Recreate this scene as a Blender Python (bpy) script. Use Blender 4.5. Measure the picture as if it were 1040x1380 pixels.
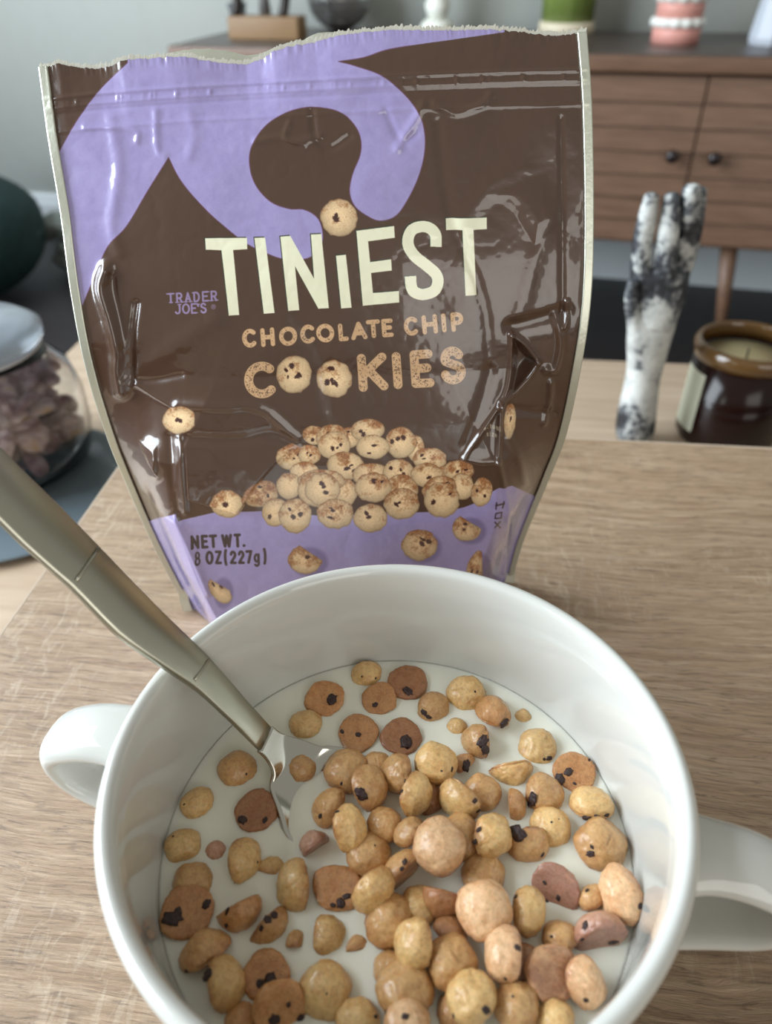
import bpy, bmesh, math, random
import numpy as np
from mathutils import Vector, Matrix, noise
from mathutils.bvhtree import BVHTree
for o in list(bpy.data.objects): bpy.data.objects.remove(o)
random.seed(7); np.random.seed(7)
S = bpy.context.scene
COL = S.collection
# ------------------------------------------------------------------ camera
W, H = 1040, 1380
CAMZ = 0.78            # eye height over the floor
TZ = CAMZ - 0.224      # raised table top
LZ = CAMZ - 0.33       # lower table top
RIMZ = CAMZ - 0.144    # bowl rim
MILKZ = CAMZ - 0.1803  # milk surface
FPX = 1000.0
th, ro = math.radians(37.7), math.radians(-.79)
cF = Vector((0, math.cos(th), -math.sin(th))); cU0 = Vector((0, math.sin(th), math.cos(th))); cR0 = Vector((1, 0, 0))
cR = math.cos(ro)*cR0 + math.sin(ro)*cU0; cU = -math.sin(ro)*cR0 + math.cos(ro)*cU0
EYE = Vector((0, 0, CAMZ))
cam = bpy.data.cameras.new('camera'); camo = bpy.data.objects.new('camera', cam); COL.objects.link(camo)
M = Matrix.Identity(4)
for i in range(3): M[i][0] = cR[i]; M[i][1] = cU[i]; M[i][2] = -cF[i]; M[i][3] = EYE[i]
camo.matrix_world = M
cam.sensor_fit = 'VERTICAL'; cam.sensor_height = 36; cam.sensor_width = 27; cam.lens = 36*FPX/H
cam.clip_start = 0.01; cam.clip_end = 50
cam.dof.use_dof = True; cam.dof.focus_distance = 0.215
cam.dof.aperture_fstop = (cam.lens/1000)/0.0023
cam.dof.aperture_blades = 0
S.camera = camo
S.view_settings.view_transform = 'Standard'; S.view_settings.look = 'None'
S.view_settings.gamma = 1; S.view_settings.use_curve_mapping = False
S.view_settings.exposure = 0.0
def lin(c):
    f = lambda v: v/12.92 if v <= .04045 else ((v+.055)/1.055)**2.4
    return tuple(f(v/255) for v in c)
def lin4(*c): return lin(c)+(1,)
# ------------------------------------------------------------------ light
wd = bpy.data.worlds.new('room_light'); S.world = wd; wd.use_nodes = True
bgn = wd.node_tree.nodes['Background']
bgn.inputs[0].default_value = (0.95, 0.94, 0.86, 1); bgn.inputs[1].default_value = 0.37
def area(name, loc, target, sx, sy, power, color):
    l = bpy.data.lights.new(name, 'AREA'); l.shape = 'RECTANGLE'; l.size = sx; l.size_y = sy; l.energy = power; l.color = color
    o = bpy.data.objects.new(name, l); COL.objects.link(o); o.location = loc
    o.rotation_euler = (Vector(target)-Vector(loc)).to_track_quat('-Z', 'Y').to_euler(); return o
area('window_daylight', (-2.0, 0.42, 1.40), (0, .3, .6), 2.0, 2.0, 150, (0.82, 0.92, 1.0))
area('rear_fill_light', (0.9, -1.8, 1.25), (0, .3, .6), 1.2, 1.8, 15, (1.0, 0.97, 0.92))  # added fill light, not a window: brightens the bag front from behind the camera

def ray(x, y): return (x-W/2)*cR - (y-H/2)*cU + FPX*cF
def atz(x, y, z): d = ray(x, y); return EYE + d*((z-CAMZ)/d.z)      # point on a level plane
def atY(x, y, Y): d = ray(x, y); return EYE + d*(Y/d.y)             # point on an upright plane
RF = np.array([list(cR), list(cU), list(cF)])
def project(P):
    q = (np.asarray(P)-np.array([0, 0, CAMZ])) @ RF.T
    return W/2 + FPX*q[..., 0]/q[..., 2], H/2 - FPX*q[..., 1]/q[..., 2], q[..., 2]
# ------------------------------------------------------------------ helpers
def tag(o, label=None, cat=None, group=None, kind=None):
    if label: o['label'] = label
    if cat: o['category'] = cat
    if group: o['group'] = group
    if kind: o['kind'] = kind
    return o
def empty(name, loc, label, cat, rz=0, group=None):
    o = bpy.data.objects.new(name, None); COL.objects.link(o); o.location = loc; o.rotation_euler = (0, 0, rz); o.empty_display_size = .02
    return tag(o, label, cat, group)
def link(name, me, mat=None, parent=None, loc=None, rz=0, smooth=True):
    if mat is not None and not me.materials: me.materials.append(mat)
    if smooth: me.shade_smooth()
    o = bpy.data.objects.new(name, me); COL.objects.link(o)
    if parent: o.parent = parent
    if loc is not None: o.location = loc
    if rz: o.rotation_euler = (0, 0, rz)
    return o
def mesh(name, v, f):
    me = bpy.data.meshes.new(name); me.from_pydata([tuple(p) for p in v], [], f); me.update(); return me
def bmmesh(name, bm):
    me = bpy.data.meshes.new(name); bmesh.ops.recalc_face_normals(bm, faces=bm.faces); bm.to_mesh(me); bm.free(); return me
def boxmesh(name, x0, x1, y0, y1, z0, z1, bevel=0.002, seg=2):
    bm = bmesh.new(); bmesh.ops.create_cube(bm, size=1)
    for v in bm.verts: v.co = Vector(((x0+x1)/2+v.co.x*(x1-x0), (y0+y1)/2+v.co.y*(y1-y0), (z0+z1)/2+v.co.z*(z1-z0)))
    if bevel: bmesh.ops.bevel(bm, geom=bm.edges[:], offset=bevel, segments=seg, profile=.6, affect='EDGES')
    return bmmesh(name, bm)
def lathe(name, prof, n=64, closed=False, wob=None):
    v = []; f = []
    for i in range(n):
        a = 2*math.pi*i/n
        for (r, z) in prof:
            k = wob(a, z) if wob else 1
            v.append((r*k*math.cos(a), r*k*math.sin(a), z))
    m = len(prof)
    for i in range(n):
        j = (i+1) % n
        for k in range(m-1 if not closed else m):
            k2 = (k+1) % m
            f.append((i*m+k, j*m+k, j*m+k2, i*m+k2))
    me = mesh(name, v, f); bm = bmesh.new(); bm.from_mesh(me); bmesh.ops.remove_doubles(bm, verts=bm.verts, dist=1e-6)
    bmesh.ops.recalc_face_normals(bm, faces=bm.faces); bm.to_mesh(me); bm.free(); return me
def smoothpts(p, n=8, closed=False):
    p = [np.array(q, float) for q in p]; out = []; m = len(p)
    for i in range(m if closed else m-1):
        a = p[(i-1) % m] if (closed or i > 0) else 2*p[0]-p[1]
        b = p[i]; c = p[(i+1) % m]
        d = p[(i+2) % m] if (closed or i+2 < m) else 2*p[-1]-p[-2]
        for k in range(n):
            t = k/n
            out.append(.5*((2*b)+(-a+c)*t+(2*a-5*b+4*c-d)*t*t+(-a+3*b-3*c+d)*t**3))
    if not closed: out.append(p[-1])
    return np.array(out)
def sweep(name, path, sect, ups, cap=True):
    """path: points, sect: list of [(a,b)...] per point (a along side, b along up), ups: up vectors"""
    v = []; f = []; n = len(sect[0])
    for i, p in enumerate(path):
        t = Vector(path[min(i+1, len(path)-1)])-Vector(path[max(i-1, 0)]); t.normalize()
        up = Vector(ups[i] if len(ups) > 1 else ups[0]); side = t.cross(up).normalized(); up = side.cross(t).normalized()
        for (a, b) in sect[i]: v.append(Vector(p)+side*a+up*b)
    for i in range(len(path)-1):
        for k in range(n):
            k2 = (k+1) % n
            f.append((i*n+k, i*n+k2, (i+1)*n+k2, (i+1)*n+k))
    if cap: f.append(tuple(range(n))[::-1]); f.append(tuple((len(path)-1)*n+k for k in range(n)))
    me = mesh(name, v, f); bm = bmesh.new(); bm.from_mesh(me); bmesh.ops.recalc_face_normals(bm, faces=bm.faces); bm.to_mesh(me); bm.free()
    return me
# ------------------------------------------------------------------ materials
def mat(name, color=(.5, .5, .5, 1), rough=.5, metal=0, **kw):
    m = bpy.data.materials.new(name); m.use_nodes = True; b = m.node_tree.nodes['Principled BSDF']
    b.inputs['Base Color'].default_value = color; b.inputs['Roughness'].default_value = rough; b.inputs['Metallic'].default_value = metal
    for k, v in kw.items(): b.inputs[k.replace('_', ' ')].default_value = v
    return m
class NT:
    def __init__(s, m): s.m = m; s.t = m.node_tree; s.b = s.t.nodes['Principled BSDF']
    def n(s, typ, **kw):
        x = s.t.nodes.new(typ)
        for k, v in kw.items():
            if k.startswith('i_'): 
                key = k[2:]; x.inputs[int(key) if key.isdigit() else key.replace('_', ' ')].default_value = v
            else: setattr(x, k, v)
        return x
    def l(s, a, b): s.t.links.new(a, b)
    def coord(s, scale=(1, 1, 1), kind='Object', rot=(0, 0, 0), loc=(0, 0, 0)):
        c = s.n('ShaderNodeTexCoord'); mp = s.n('ShaderNodeMapping'); mp.inputs['Scale'].default_value = scale; mp.inputs['Rotation'].default_value = rot; mp.inputs['Location'].default_value = loc
        s.l(c.outputs[kind], mp.inputs[0]); return mp.outputs[0]
    def noise(s, vec, scale, detail=4, rough=.5, dist=0):
        x = s.n('ShaderNodeTexNoise'); x.inputs['Scale'].default_value = scale; x.inputs['Detail'].default_value = detail
        x.inputs['Roughness'].default_value = rough; x.inputs['Distortion'].default_value = dist; s.l(vec, x.inputs['Vector']); return x.outputs['Fac']
    def ramp(s, fac, stops):
        x = s.n('ShaderNodeValToRGB'); e = x.color_ramp.elements
        while len(e) < len(stops): e.new(.5)
        for q, (p, c) in zip(e, stops): q.position = p; q.color = c if len(c) == 4 else tuple(c)+(1,)
        s.l(fac, x.inputs[0]); return x.outputs[0]
    def mix(s, fac, a, b, mode='MIX'):
        x = s.n('ShaderNodeMix'); x.data_type = 'RGBA'; x.blend_type = mode
        for sock, v in ((x.inputs[0], fac), (x.inputs[6], a), (x.inputs[7], b)):
            if hasattr(v, 'links'): s.l(v, sock)
            else: sock.default_value = v
        return x.outputs[2]
    def math(s, op, a, b=0):
        x = s.n('ShaderNodeMath'); x.operation = op
        for sock, v in ((x.inputs[0], a), (x.inputs[1], b)):
            if hasattr(v, 'links'): s.l(v, sock)
            else: sock.default_value = v
        return x.outputs[0]
    def bump(s, h, strength, dist):
        x = s.n('ShaderNodeBump'); x.inputs['Strength'].default_value = strength; x.inputs['Distance'].default_value = dist
        s.l(h, x.inputs['Height']); s.l(x.outputs[0], s.b.inputs['Normal'])
    def col(s, c): s.l(c, s.b.inputs['Base Color'])
    def rgh(s, c): s.l(c, s.b.inputs['Roughness'])
G = lambda v: (v, v, v, 1)
def noisy(name, c1, c2, rough, scale, bump=0, bd=.001, metal=0, stretch=(1, 1, 1), **kw):
    m = mat(name, lin4(*c1), rough, metal, **kw); t = NT(m); v = t.coord(stretch); n = t.noise(v, scale, 5, .6)
    t.col(t.ramp(n, [(.3, lin4(*c1)), (.7, lin4(*c2))]))
    if bump: t.bump(n, bump, bd)
    return m
def wood_laminate():
    m = mat('oak_laminate', rough=.5); t = NT(m)
    warp = t.noise(t.coord((3, 6, 1)), 2.2, 3, .5)
    c = t.n('ShaderNodeTexCoord'); sep = t.n('ShaderNodeSeparateXYZ'); t.l(c.outputs['Object'], sep.inputs[0])
    yy = t.math('ADD', sep.outputs[1], t.math('MULTIPLY', warp, .022))
    cm = t.n('ShaderNodeCombineXYZ'); t.l(sep.outputs[0], cm.inputs[0]); t.l(yy, cm.inputs[1])
    mp = t.n('ShaderNodeMapping'); mp.inputs['Scale'].default_value = (15, 230, 1); t.l(cm.outputs[0], mp.inputs[0])
    g1 = t.noise(mp.outputs[0], 1.3, 5, .62, .4)
    mp2 = t.n('ShaderNodeMapping'); mp2.inputs['Scale'].default_value = (55, 640, 1); t.l(cm.outputs[0], mp2.inputs[0])
    g2 = t.noise(mp2.outputs[0], 1.4, 7, .68, 1.1)
    big = t.noise(t.coord((4, 26, 1)), 1.6, 3, .5)
    base = t.ramp(g1, [(.28, lin4(138, 110, 84)), (.48, lin4(172, 144, 116)), (.72, lin4(198, 173, 146))])
    base = t.mix(t.math('MULTIPLY', big, .5), base, lin4(158, 128, 98))
    fine = t.ramp(g2, [(.37, G(.42)), (.46, G(.96)), (.68, G(1.16))])
    base = t.mix(.75, base, fine, 'MULTIPLY')
    # pale medullary flecks that cross the grain in patches
    fm = t.n('ShaderNodeMapping'); fm.inputs['Scale'].default_value = (210, 60, 1); fm.inputs['Rotation'].default_value = (0, 0, .35); t.l(cm.outputs[0], fm.inputs[0])
    fl = t.noise(fm.outputs[0], 1.0, 4, .7, 1.2)
    zone = t.ramp(t.noise(t.coord((7, 9, 1), loc=(.35, .1, 0)), 1.5, 2, .5), [(.52, G(0)), (.64, G(1))])
    fm2 = t.math('MULTIPLY', t.ramp(fl, [(.52, G(0)), (.64, G(1))]), zone)
    base = t.mix(t.math('MULTIPLY', fm2, .38), base, lin4(212, 194, 170))
    t.col(base)
    t.rgh(t.ramp(g2, [(.3, G(.5)), (.7, G(.38))]))
    t.bump(t.math('ADD', t.math('MULTIPLY', g2, 1.0), t.math('MULTIPLY', g1, .7)), .9, .0010)
    return m
M_WOOD = wood_laminate()
M_EDGE = mat('edge_band', lin4(196, 178, 158), .45)
M_LOWER = noisy('lower_oak', (170, 146, 122), (196, 174, 150), .42, 3, .1, .0005, stretch=(3, 40, 3))
M_WALL = noisy('wall_paint', (198, 202, 196), (202, 206, 200), .8, 20, .05, .001)
M_BASE = mat('baseboard_paint', lin4(205, 212, 216), .5)
M_FLOOR = noisy('dark_floor', (38, 32, 34), (48, 42, 42), .55, 3, stretch=(1, 8, 1))
M_WALNUT = noisy('walnut', (98, 72, 56), (122, 92, 72), .45, 4, .1, .0006, stretch=(3, 30, 30))
M_WALTOP = noisy('walnut_top', (62, 52, 48), (76, 64, 58), .35, 4, stretch=(3, 30, 3))
M_KNOB = mat('dark_knob', lin4(36, 26, 26), .3)
M_CER = mat('white_glazed_ceramic', lin4(204, 204, 198), .07, Coat_Weight=.5, Coat_Roughness=.04)
M_MILK = mat('milk', lin4(236, 234, 218), .22, Subsurface_Weight=.35, Subsurface_Scale=.004, Specular_IOR_Level=.35)
M_MILK.node_tree.nodes['Principled BSDF'].inputs['Subsurface Radius'].default_value = (1, .9, .7)
def steel():
    m = mat('brushed_steel', lin4(186, 184, 168), .33, 1); t = NT(m)
    n = t.noise(t.coord((1, 1, 1), 'Generated'), 9, 5, .6); t.rgh(t.ramp(n, [(.3, G(.31)), (.7, G(.36))]))
    return m
M_STEEL = steel()
# ------------------------------------------------------------------ room
YAWR = math.radians(-15)
ux, uy = Vector((math.cos(YAWR), math.sin(YAWR), 0)), Vector((-math.sin(YAWR), math.cos(YAWR), 0))
CAB = Vector((-.45, 1.92, 0))         # front left corner of the sideboard
wall0 = CAB + uy*.47
fl = link('floor', boxmesh('floor', -4, 4, -3, 3.4, -.05, 0, 0), M_FLOOR); fl['kind'] = 'structure'
wb = link('wall_back', boxmesh('wall_back', -3.6, 3.4, 0, .1, 0, 2.6, 0), M_WALL, loc=wall0, rz=YAWR); wb['kind'] = 'structure'
bm_ = bmesh.new()
prof = [(0, 0), (-.018, 0), (-.018, .10), (-.012, .108), (-.012, .122), (-.004, .130), (0, .130)]
vs = [[bm_.verts.new((x, y, z)) for (y, z) in prof] for x in (-3.6, 3.4)]
for k in range(len(prof)-1): bm_.faces.new((vs[0][k], vs[0][k+1], vs[1][k+1], vs[1][k]))
bb = link('baseboard_back', bmmesh('baseboard_back', bm_), M_BASE, loc=wall0, rz=YAWR, smooth=False); bb['kind'] = 'structure'
# ------------------------------------------------------------------ sideboard
CTOP = CAMZ-.18
cab = empty('sideboard', CAB, 'walnut sideboard with slatted doors standing against the grey wall', 'sideboard', YAWR)
CW, CD = 1.9, .42
BT, BB = CTOP-.032, CTOP-.355
link('top_board', boxmesh('top_board', -.01, CW+.01, -.012, CD, CTOP-.03, CTOP, .003), M_WALTOP, cab)
link('front_lip', boxmesh('front_lip', -.01, CW+.01, -.016, -.0125, CTOP-.03, CTOP-.002, .001), M_WALNUT, cab)
link('side_panel', boxmesh('side_panel', 0, .02, 0, CD, BB, BT, .002), M_WALNUT, cab)
link('side_panel', boxmesh('side_panel', CW-.02, CW, 0, CD, BB, BT, .002), M_WALNUT, cab)
link('back_panel', boxmesh('back_panel', .021, CW-.021, CD-.01, CD, BB, BT, .0), M_WALNUT, cab)
link('bottom_panel', boxmesh('bottom_panel', .021, CW-.021, 0.0, CD-.011, BB, BB+.02, .001), M_WALNUT, cab)
def xcab(px, py):       # local x of a pixel on the sideboard's front plane
    d = ray(px, py); n = uy; t_ = (CAB-EYE).dot(n)/d.dot(n); p = EYE+d*t_; return (p-CAB).dot(ux), p.z
gapx, _ = xcab(931, 215)
DW = gapx-.024
edges = [.024, gapx, gapx+DW] if gapx+DW < CW-.02 else [.024, gapx, CW-.024]
zs_ = [xcab(860, y)[1] for y in (97, 126, 160, 194, 232, 264, 296, 328)]
for di in range(2):
    x0, x1 = edges[di]+.002, edges[di+1]-.002
    door = link('door', boxmesh('door', x0, x1, .006, .02, BB+.004, BT-.004, .001), M_WALNUT, cab)
    N = 7
    for k in range(N):
        zt = BT-.006-(BT-BB-.012)*k/N; zb = BT-.006-(BT-BB-.012)*(k+1)/N
        v = [(x0, .0055, zt), (x0, -.001, zt), (x0, -.008, zb+.002), (x0, .0055, zb+.002)]
        v += [(x1, y, z) for (_, y, z) in v]
        me = mesh('slat', v, [(0, 1, 2, 3), (7, 6, 5, 4), (0, 4, 5, 1), (1, 5, 6, 2), (2, 6, 7, 3), (3, 7, 4, 0)])
        link('slat', me, M_WALNUT, door, smooth=False)
    kx, kz = xcab(*((905, 207), (961, 210))[di])
    kn = lathe('knob', [(0, 0), (.006, 0), (.006, .012), (.012, .016), (.013, .022), (.009, .027), (0, .028)], 20)
    ko = link('knob', kn, M_KNOB, door, (kx, -.008, kz)); ko.rotation_euler = (math.pi/2, 0, 0)
px2 = edges[2]
if px2 < CW-.05: link('drawer_front', boxmesh('drawer_front', px2+.003, CW-.024, .004, .02, BB+.004, BT-.004, .001), M_WALNUT, cab)
lx, lz = xcab(984, 332)
for x, y in ((.08, .04), (lx+.004, .04), (CW-.06, .04), (.08, CD-.05), (CW-.06, CD-.05)):
    me = lathe('leg', [(0, 0), (.011, 0), (.019, BB-.001), (0, BB-.001)], 20)
    for v_ in me.vertices: v_.co.x += (BB-v_.co.z)*(.15 if x > .5 else -.15)
    link('leg', me, M_WALNUT, cab, (x, y, 0))
def on_cab(px, py):
    p = atz(px, py, CTOP); return p
# ---- things on the sideboard
def onc(name, px, py, label, cat, back=0):
    p = on_cab(px, py)+uy*back; return empty(name, p+Vector((0, 0, .0003)), label, cat, YAWR), p
zc = lambda p: (p-EYE).dot(cF)/FPX    # metres per pixel at p
o, p = onc('bookend_sculpture', 355, 54, 'dark figure sculpture on a brown wooden block on the sideboard', 'sculpture')
k = zc(p); M_BLOCK = noisy('brown_block', (128, 98, 66), (144, 114, 78), .5, 6); M_DARK = mat('dark_bronze', lin4(52, 46, 44), .35, .4)
link('block', boxmesh('block', -50*k, 50*k, 0, .06, 0, 26*k, .002), M_BLOCK, o)
for (xa, xb) in ((-44, -36), (24, 32)):
    pts = smoothpts([(xa*k, .03, 26*k), ((xa+6)*k, .03, 50*k), ((xb)*k, .028, 80*k), ((xa+xb)/2*k*.5, .03, 120*k)], 6)
    link('figure_leg', sweep('figure_leg', pts, [[(.011*math.cos(a), .011*math.sin(a)) for a in np.linspace(0, 2*math.pi, 10, endpoint=False)]]*len(pts), [(0, 1, 0)]), M_DARK, o)
link('figure_body', lathe('figure_body', [(0, 27*k), (.014, 28*k), (.011, 45*k), (.02, 70*k), (.024, 100*k), (.012, 125*k), (.016, 140*k), (0, 150*k)], 20), mat('pale_bronze', lin4(110, 108, 108), .35, .4), o, (-.002, .03, 0))
o, p = onc('paper_box', 300, 47, 'small grey box behind the wooden block at the sideboard end', 'box', .03); k = zc(p)
link('box_body', boxmesh('box_body', -10*k, 6*k, .06, .10, 0, 26*k, .001), mat('grey_card', lin4(96, 98, 100), .6), o)
link('box_lid', boxmesh('box_lid', -11*k, 7*k, .058, .102, 26*k+.0002, 32*k, .001), mat('grey_card_lid', lin4(86, 88, 92), .6), o)
# faceted silver globe
o, p = onc('mirror_ball', 450, 44, 'round silver faceted ball standing on the sideboard', 'ornament', .05); k = zc(p)
bm_ = bmesh.new(); bmesh.ops.create_uvsphere(bm_, u_segments=26, v_segments=16, radius=44*k)
M_MIR = mat('mirror_tile', lin4(190, 192, 192), .28, .9)
for v in bm_.verts: v.co.z += 43.5*k
fs = bm_.faces[:]; r_ = bmesh.ops.inset_individual(bm_, faces=fs, thickness=.0006, depth=.0006)
link('ball', bmmesh('ball', bm_), M_MIR, o, smooth=False)
link('cap', lathe('cap', [(0, 86*k), (.012, 86*k), (.012, 96*k), (0, 97*k)], 20), M_DARK, o)
# white candle holder
o, p = onc('white_figurine', 586, 44, 'small white turned figurine on the sideboard behind the bag', 'figurine', .02); k = zc(p)
M_WP = mat('white_porcelain', lin4(235, 236, 226), .35)
link('base', lathe('base', [(0, 0), (22*k, 0), (22*k, 8*k), (16*k, 14*k), (0, 15*k)], 24), M_WP, o)
link('stem', lathe('stem', [(0, 15*k), (12*k, 15*k), (17*k, 30*k), (10*k, 42*k), (9*k, 60*k), (20*k, 72*k), (22*k, 90*k), (0, 92*k)], 24), M_WP, o)
# green vase
o, p = onc('green_vase', 762, 44, 'olive green vase with a cream foot on the sideboard', 'vase', .0); k = zc(p)
link('foot', lathe('foot', [(0, 0), (37*k, 0), (36*k, 13*k), (0, 13*k)], 32), mat('cream_clay', lin4(214, 202, 176), .5), o)
link('body', lathe('body', [(0, 13*k), (34*k, 13*k), (36*k, 60*k), (38*k, 150*k), (34*k, 151*k), (30*k, 20*k), (0, 20*k)], 32), noisy('green_glass', (96, 116, 52), (124, 140, 76), .25, 3, stretch=(20, 20, 1)), o)
# cake candle
o, p = onc('cake_candle', 908, 58, 'pink cake shaped candle with white icing bands on the sideboard', 'candle'); k = zc(p)
M_PINK = mat('pink_wax', lin4(214, 152, 140), .5); M_ICE = mat('icing', lin4(232, 232, 226), .5)
link('lower_tier', lathe('lower_tier', [(0, 0), (31*k, 0), (31*k, 22*k), (0, 22*k)], 40), M_PINK, o)
link('lower_icing', lathe('lower_icing', [(0, 20*k), (33*k, 19*k), (35*k, 24*k), (33*k, 29*k), (0, 30*k)], 80, wob=lambda a, z: 1+.04*math.sin(14*a)), M_ICE, o)
link('upper_tier', lathe('upper_tier', [(0, 29*k), (30*k, 29*k), (30*k, 50*k), (0, 50*k)], 40), M_PINK, o)
link('upper_icing', lathe('upper_icing', [(0, 47*k), (31*k, 46*k), (34*k, 54*k), (31*k, 62*k), (0, 63*k)], 80, wob=lambda a, z: 1+.05*math.sin(12*a+1)), M_ICE, o)
link('topping', lathe('topping', [(0, 62*k), (22*k, 62*k), (21*k, 74*k), (0, 75*k)], 40), M_PINK, o)
o, p = onc('pale_vase', 1034, 60, 'pale bluish white faceted vase at the right of the sideboard top', 'vase'); k = zc(p)
link('body', lathe('body', [(0, 0), (24*k, 0), (26*k, 8*k), (20*k, 60*k), (24*k, 120*k), (20*k, 121*k), (16*k, 60*k), (18*k, 10*k), (0, 10*k)], 8), mat('pale_glass', lin4(190, 196, 206), .25), o, smooth=False)
link('rim', lathe('rim', [(20*k, 121*k), (25*k, 121*k), (25*k, 126*k), (20*k, 126*k)], 24, True), M_WP, o)
# ------------------------------------------------------------------ things by the wall on the floor, left
M_TEAL = noisy('dark_teal_fabric', (14, 44, 44), (22, 58, 56), .8, 40, .3, .002)
def blob(name, sx, sy, sz, z0, flat=.7, n=3, amp=.03, seed=0):
    bm = bmesh.new(); bmesh.ops.create_icosphere(bm, subdivisions=n+1, radius=1)
    for v in bm.verts:
        c = v.co; d = 1+amp*noise.noise(c*2+Vector((seed, 0, 0)))
        e = lambda q: math.copysign(abs(q)**flat, q)
        v.co = Vector((e(c.x)*sx*d, e(c.y)*sy*d, e(c.z)*sz*d+z0))
    return bmmesh(name, bm)
pc = atz(-52, 392, 0)
ch = empty('floor_pouf', (pc.x, pc.y, 0), 'dark teal rounded pouf on the floor at the left edge', 'pouf', .2)
link('cushion', blob('cushion', .26, .26, .15, .1505, .8), M_TEAL, ch)
link('piping', lathe('piping', [(.2605, .147), (.264, .15), (.2605, .153), (.257, .15)], 48, True), mat('teal_piping', lin4(34, 70, 66), .6), ch)
link('button', lathe('button', [(.0, .296), (.018, .298), (.014, .304), (0, .306)], 16), M_TEAL, ch)
M_GFAB = noisy('pale_grey_fabric', (120, 130, 126), (150, 158, 154), .8, 12, .4, .004)
pb = atz(98, 385, 0)
bd = empty('fabric_bundle', (pb.x, pb.y+.12, 0), 'pale grey fabric bundle on the dark floor beside the teal pouf', 'fabric')
link('bundle', blob('bundle', .08, .07, .05, .0505, .8, 3, .35, 3), M_GFAB, bd)
link('fold', blob('fold', .07, .05, .035, .125, .8, 3, .4, 9), M_GFAB, bd, (-.04, .02, 0))
# ------------------------------------------------------------------ lift-top table
a = atz(0, 855, TZ); b = atz(155, 632, TZ); c = atz(790, 590, TZ); d = atz(1040, 603, TZ)
TYAW = math.radians(-6.9)
tx, ty = Vector((math.cos(TYAW), math.sin(TYAW), 0)), Vector((-math.sin(TYAW), math.cos(TYAW), 0))
xl = ((a+b)/2).dot(tx); yf = ((c+d)/2).dot(ty)
TC = tx*xl + ty*yf                    # far left corner of the raised top
tab = empty('lift_top_table', (TC.x, TC.y, 0), 'pale oak lift-top coffee table carrying bowl and bag', 'table', TYAW)
link('raised_top', boxmesh('raised_top', .0012, 1.05, -.56, -.0012, TZ-.022, TZ, .0006), M_WOOD, tab)
link('edge_band', boxmesh('edge_band', 0, .001, -.56, 0, TZ-.022, TZ-.0002, .0), M_EDGE, tab, smooth=False)
link('edge_band', boxmesh('edge_band', .0011, 1.05, -.0011, 0, TZ-.022, TZ-.0002, .0), M_EDGE, tab, smooth=False)
lf = ((atz(790, 485, LZ)+atz(930, 490, LZ))/2).dot(ty)-yf
link('lower_top', boxmesh('lower_top', -.22, 1.1, -.48, lf, LZ-.025, LZ, .001), M_LOWER, tab)
link('table_body', boxmesh('table_body', -.20, 1.08, -.46, lf-.02, .12, LZ-.0255, .002), M_LOWER, tab)
for x in (-.17, 1.05):
    for y in (-.43, lf-.05): link('leg', lathe('leg', [(0, 0), (.015, 0), (.022, .1195), (0, .1195)], 16), M_KNOB, tab, (x, y, 0))
for x in (.1, .9):
    pth = [(x, -.30, LZ+.006), (x, -.18, (LZ+TZ)/2-.01), (x, -.12, TZ-.028)]
    link('lift_arm', sweep('lift_arm', pth, [[(-.003, -.01), (.003, -.01), (.003, .01), (-.003, .01)]]*3, [(0, .3, 1)]), M_KNOB, tab, smooth=False)
# ------------------------------------------------------------------ jar on tray (left, lower table)
pj = atz(14, 632, LZ)
pt0 = atz(22, 664, LZ)
tr = empty('slate_tray', (pt0.x, pt0.y, LZ+.0002), 'blue grey round tray under the glass jar on the lower table', 'tray', TYAW)
M_SLATE = noisy('slate_blue', (92, 104, 110), (108, 120, 128), .3, 8)
TR_ = (atz(152, 594, LZ)-pt0).length
link('tray_plate', lathe('tray_plate', [(0, 0), (TR_-.014, 0), (TR_-.003, .003), (TR_, .0052), (TR_-.001, .0062), (TR_-.004, .0052), (0, .005)], 64), M_SLATE, tr)
jr = empty('glass_jar', (pj.x, pj.y, LZ+.0056), 'clear glass storage jar with a domed lid holding purple brown petals', 'jar')
M_GLASS = mat('clear_glass', (0.93, 0.95, .96, 1), .03, 0, Transmission_Weight=1.0, IOR=1.45)
JR = .070; print('TRAY', TR_, (pj-pt0).length)
link('jar_body', lathe('jar_body', [(0, 0), (JR*.75, 0), (JR*.93, .008), (JR, .028), (JR, .055), (JR*.93, .074), (JR*.76, .088), (JR*.72, .096), (JR*.69, .096), (JR*.73, .086), (JR*.90, .072), (JR*.955, .055), (JR*.955, .028), (JR*.88, .011), (JR*.72, .006), (0, .006)], 64), M_GLASS, jr)
link('lid', lathe('lid', [(0, .099), (JR*.72, .099), (JR*.78, .102), (JR*.78, .108), (JR*.66, .114), (JR*.3, .117), (JR*.16, .120), (JR*.16, .126), (0, .128)], 64), mat('hazy_lid_glass', (.50, .56, .62, 1), .20, 0, Transmission_Weight=.6), jr)
link('seal_ring', lathe('seal_ring', [(JR*.66, .0964), (JR*.74, .0964), (JR*.75, .0988), (JR*.66, .0988)], 64, True), mat('pale_rubber', lin4(190, 190, 196), .5), jr)
bm_ = bmesh.new()
rng = random.Random(4)
for i in range(190):
    a_ = rng.uniform(0, 6.283); r = JR*.80*math.sqrt(rng.random()); z = .014+rng.random()*.058
    if z > .058: r *= .85
    q = bmesh.ops.create_icosphere(bm_, subdivisions=2, radius=1)['verts']
    rot = Matrix.Rotation(rng.uniform(0, 6), 3, Vector((rng.random()-.5, rng.random()-.5, rng.random()-.5)).normalized())
    sc = Vector((rng.uniform(.010, .016), rng.uniform(.008, .013), rng.uniform(.003, .006)))
    for v in q: v.co = rot @ Vector((v.co.x*sc.x, v.co.y*sc.y, v.co.z*sc.z+.003*math.sin(v.co.x*2.5))) + Vector((r*math.cos(a_), r*math.sin(a_), z))
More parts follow.
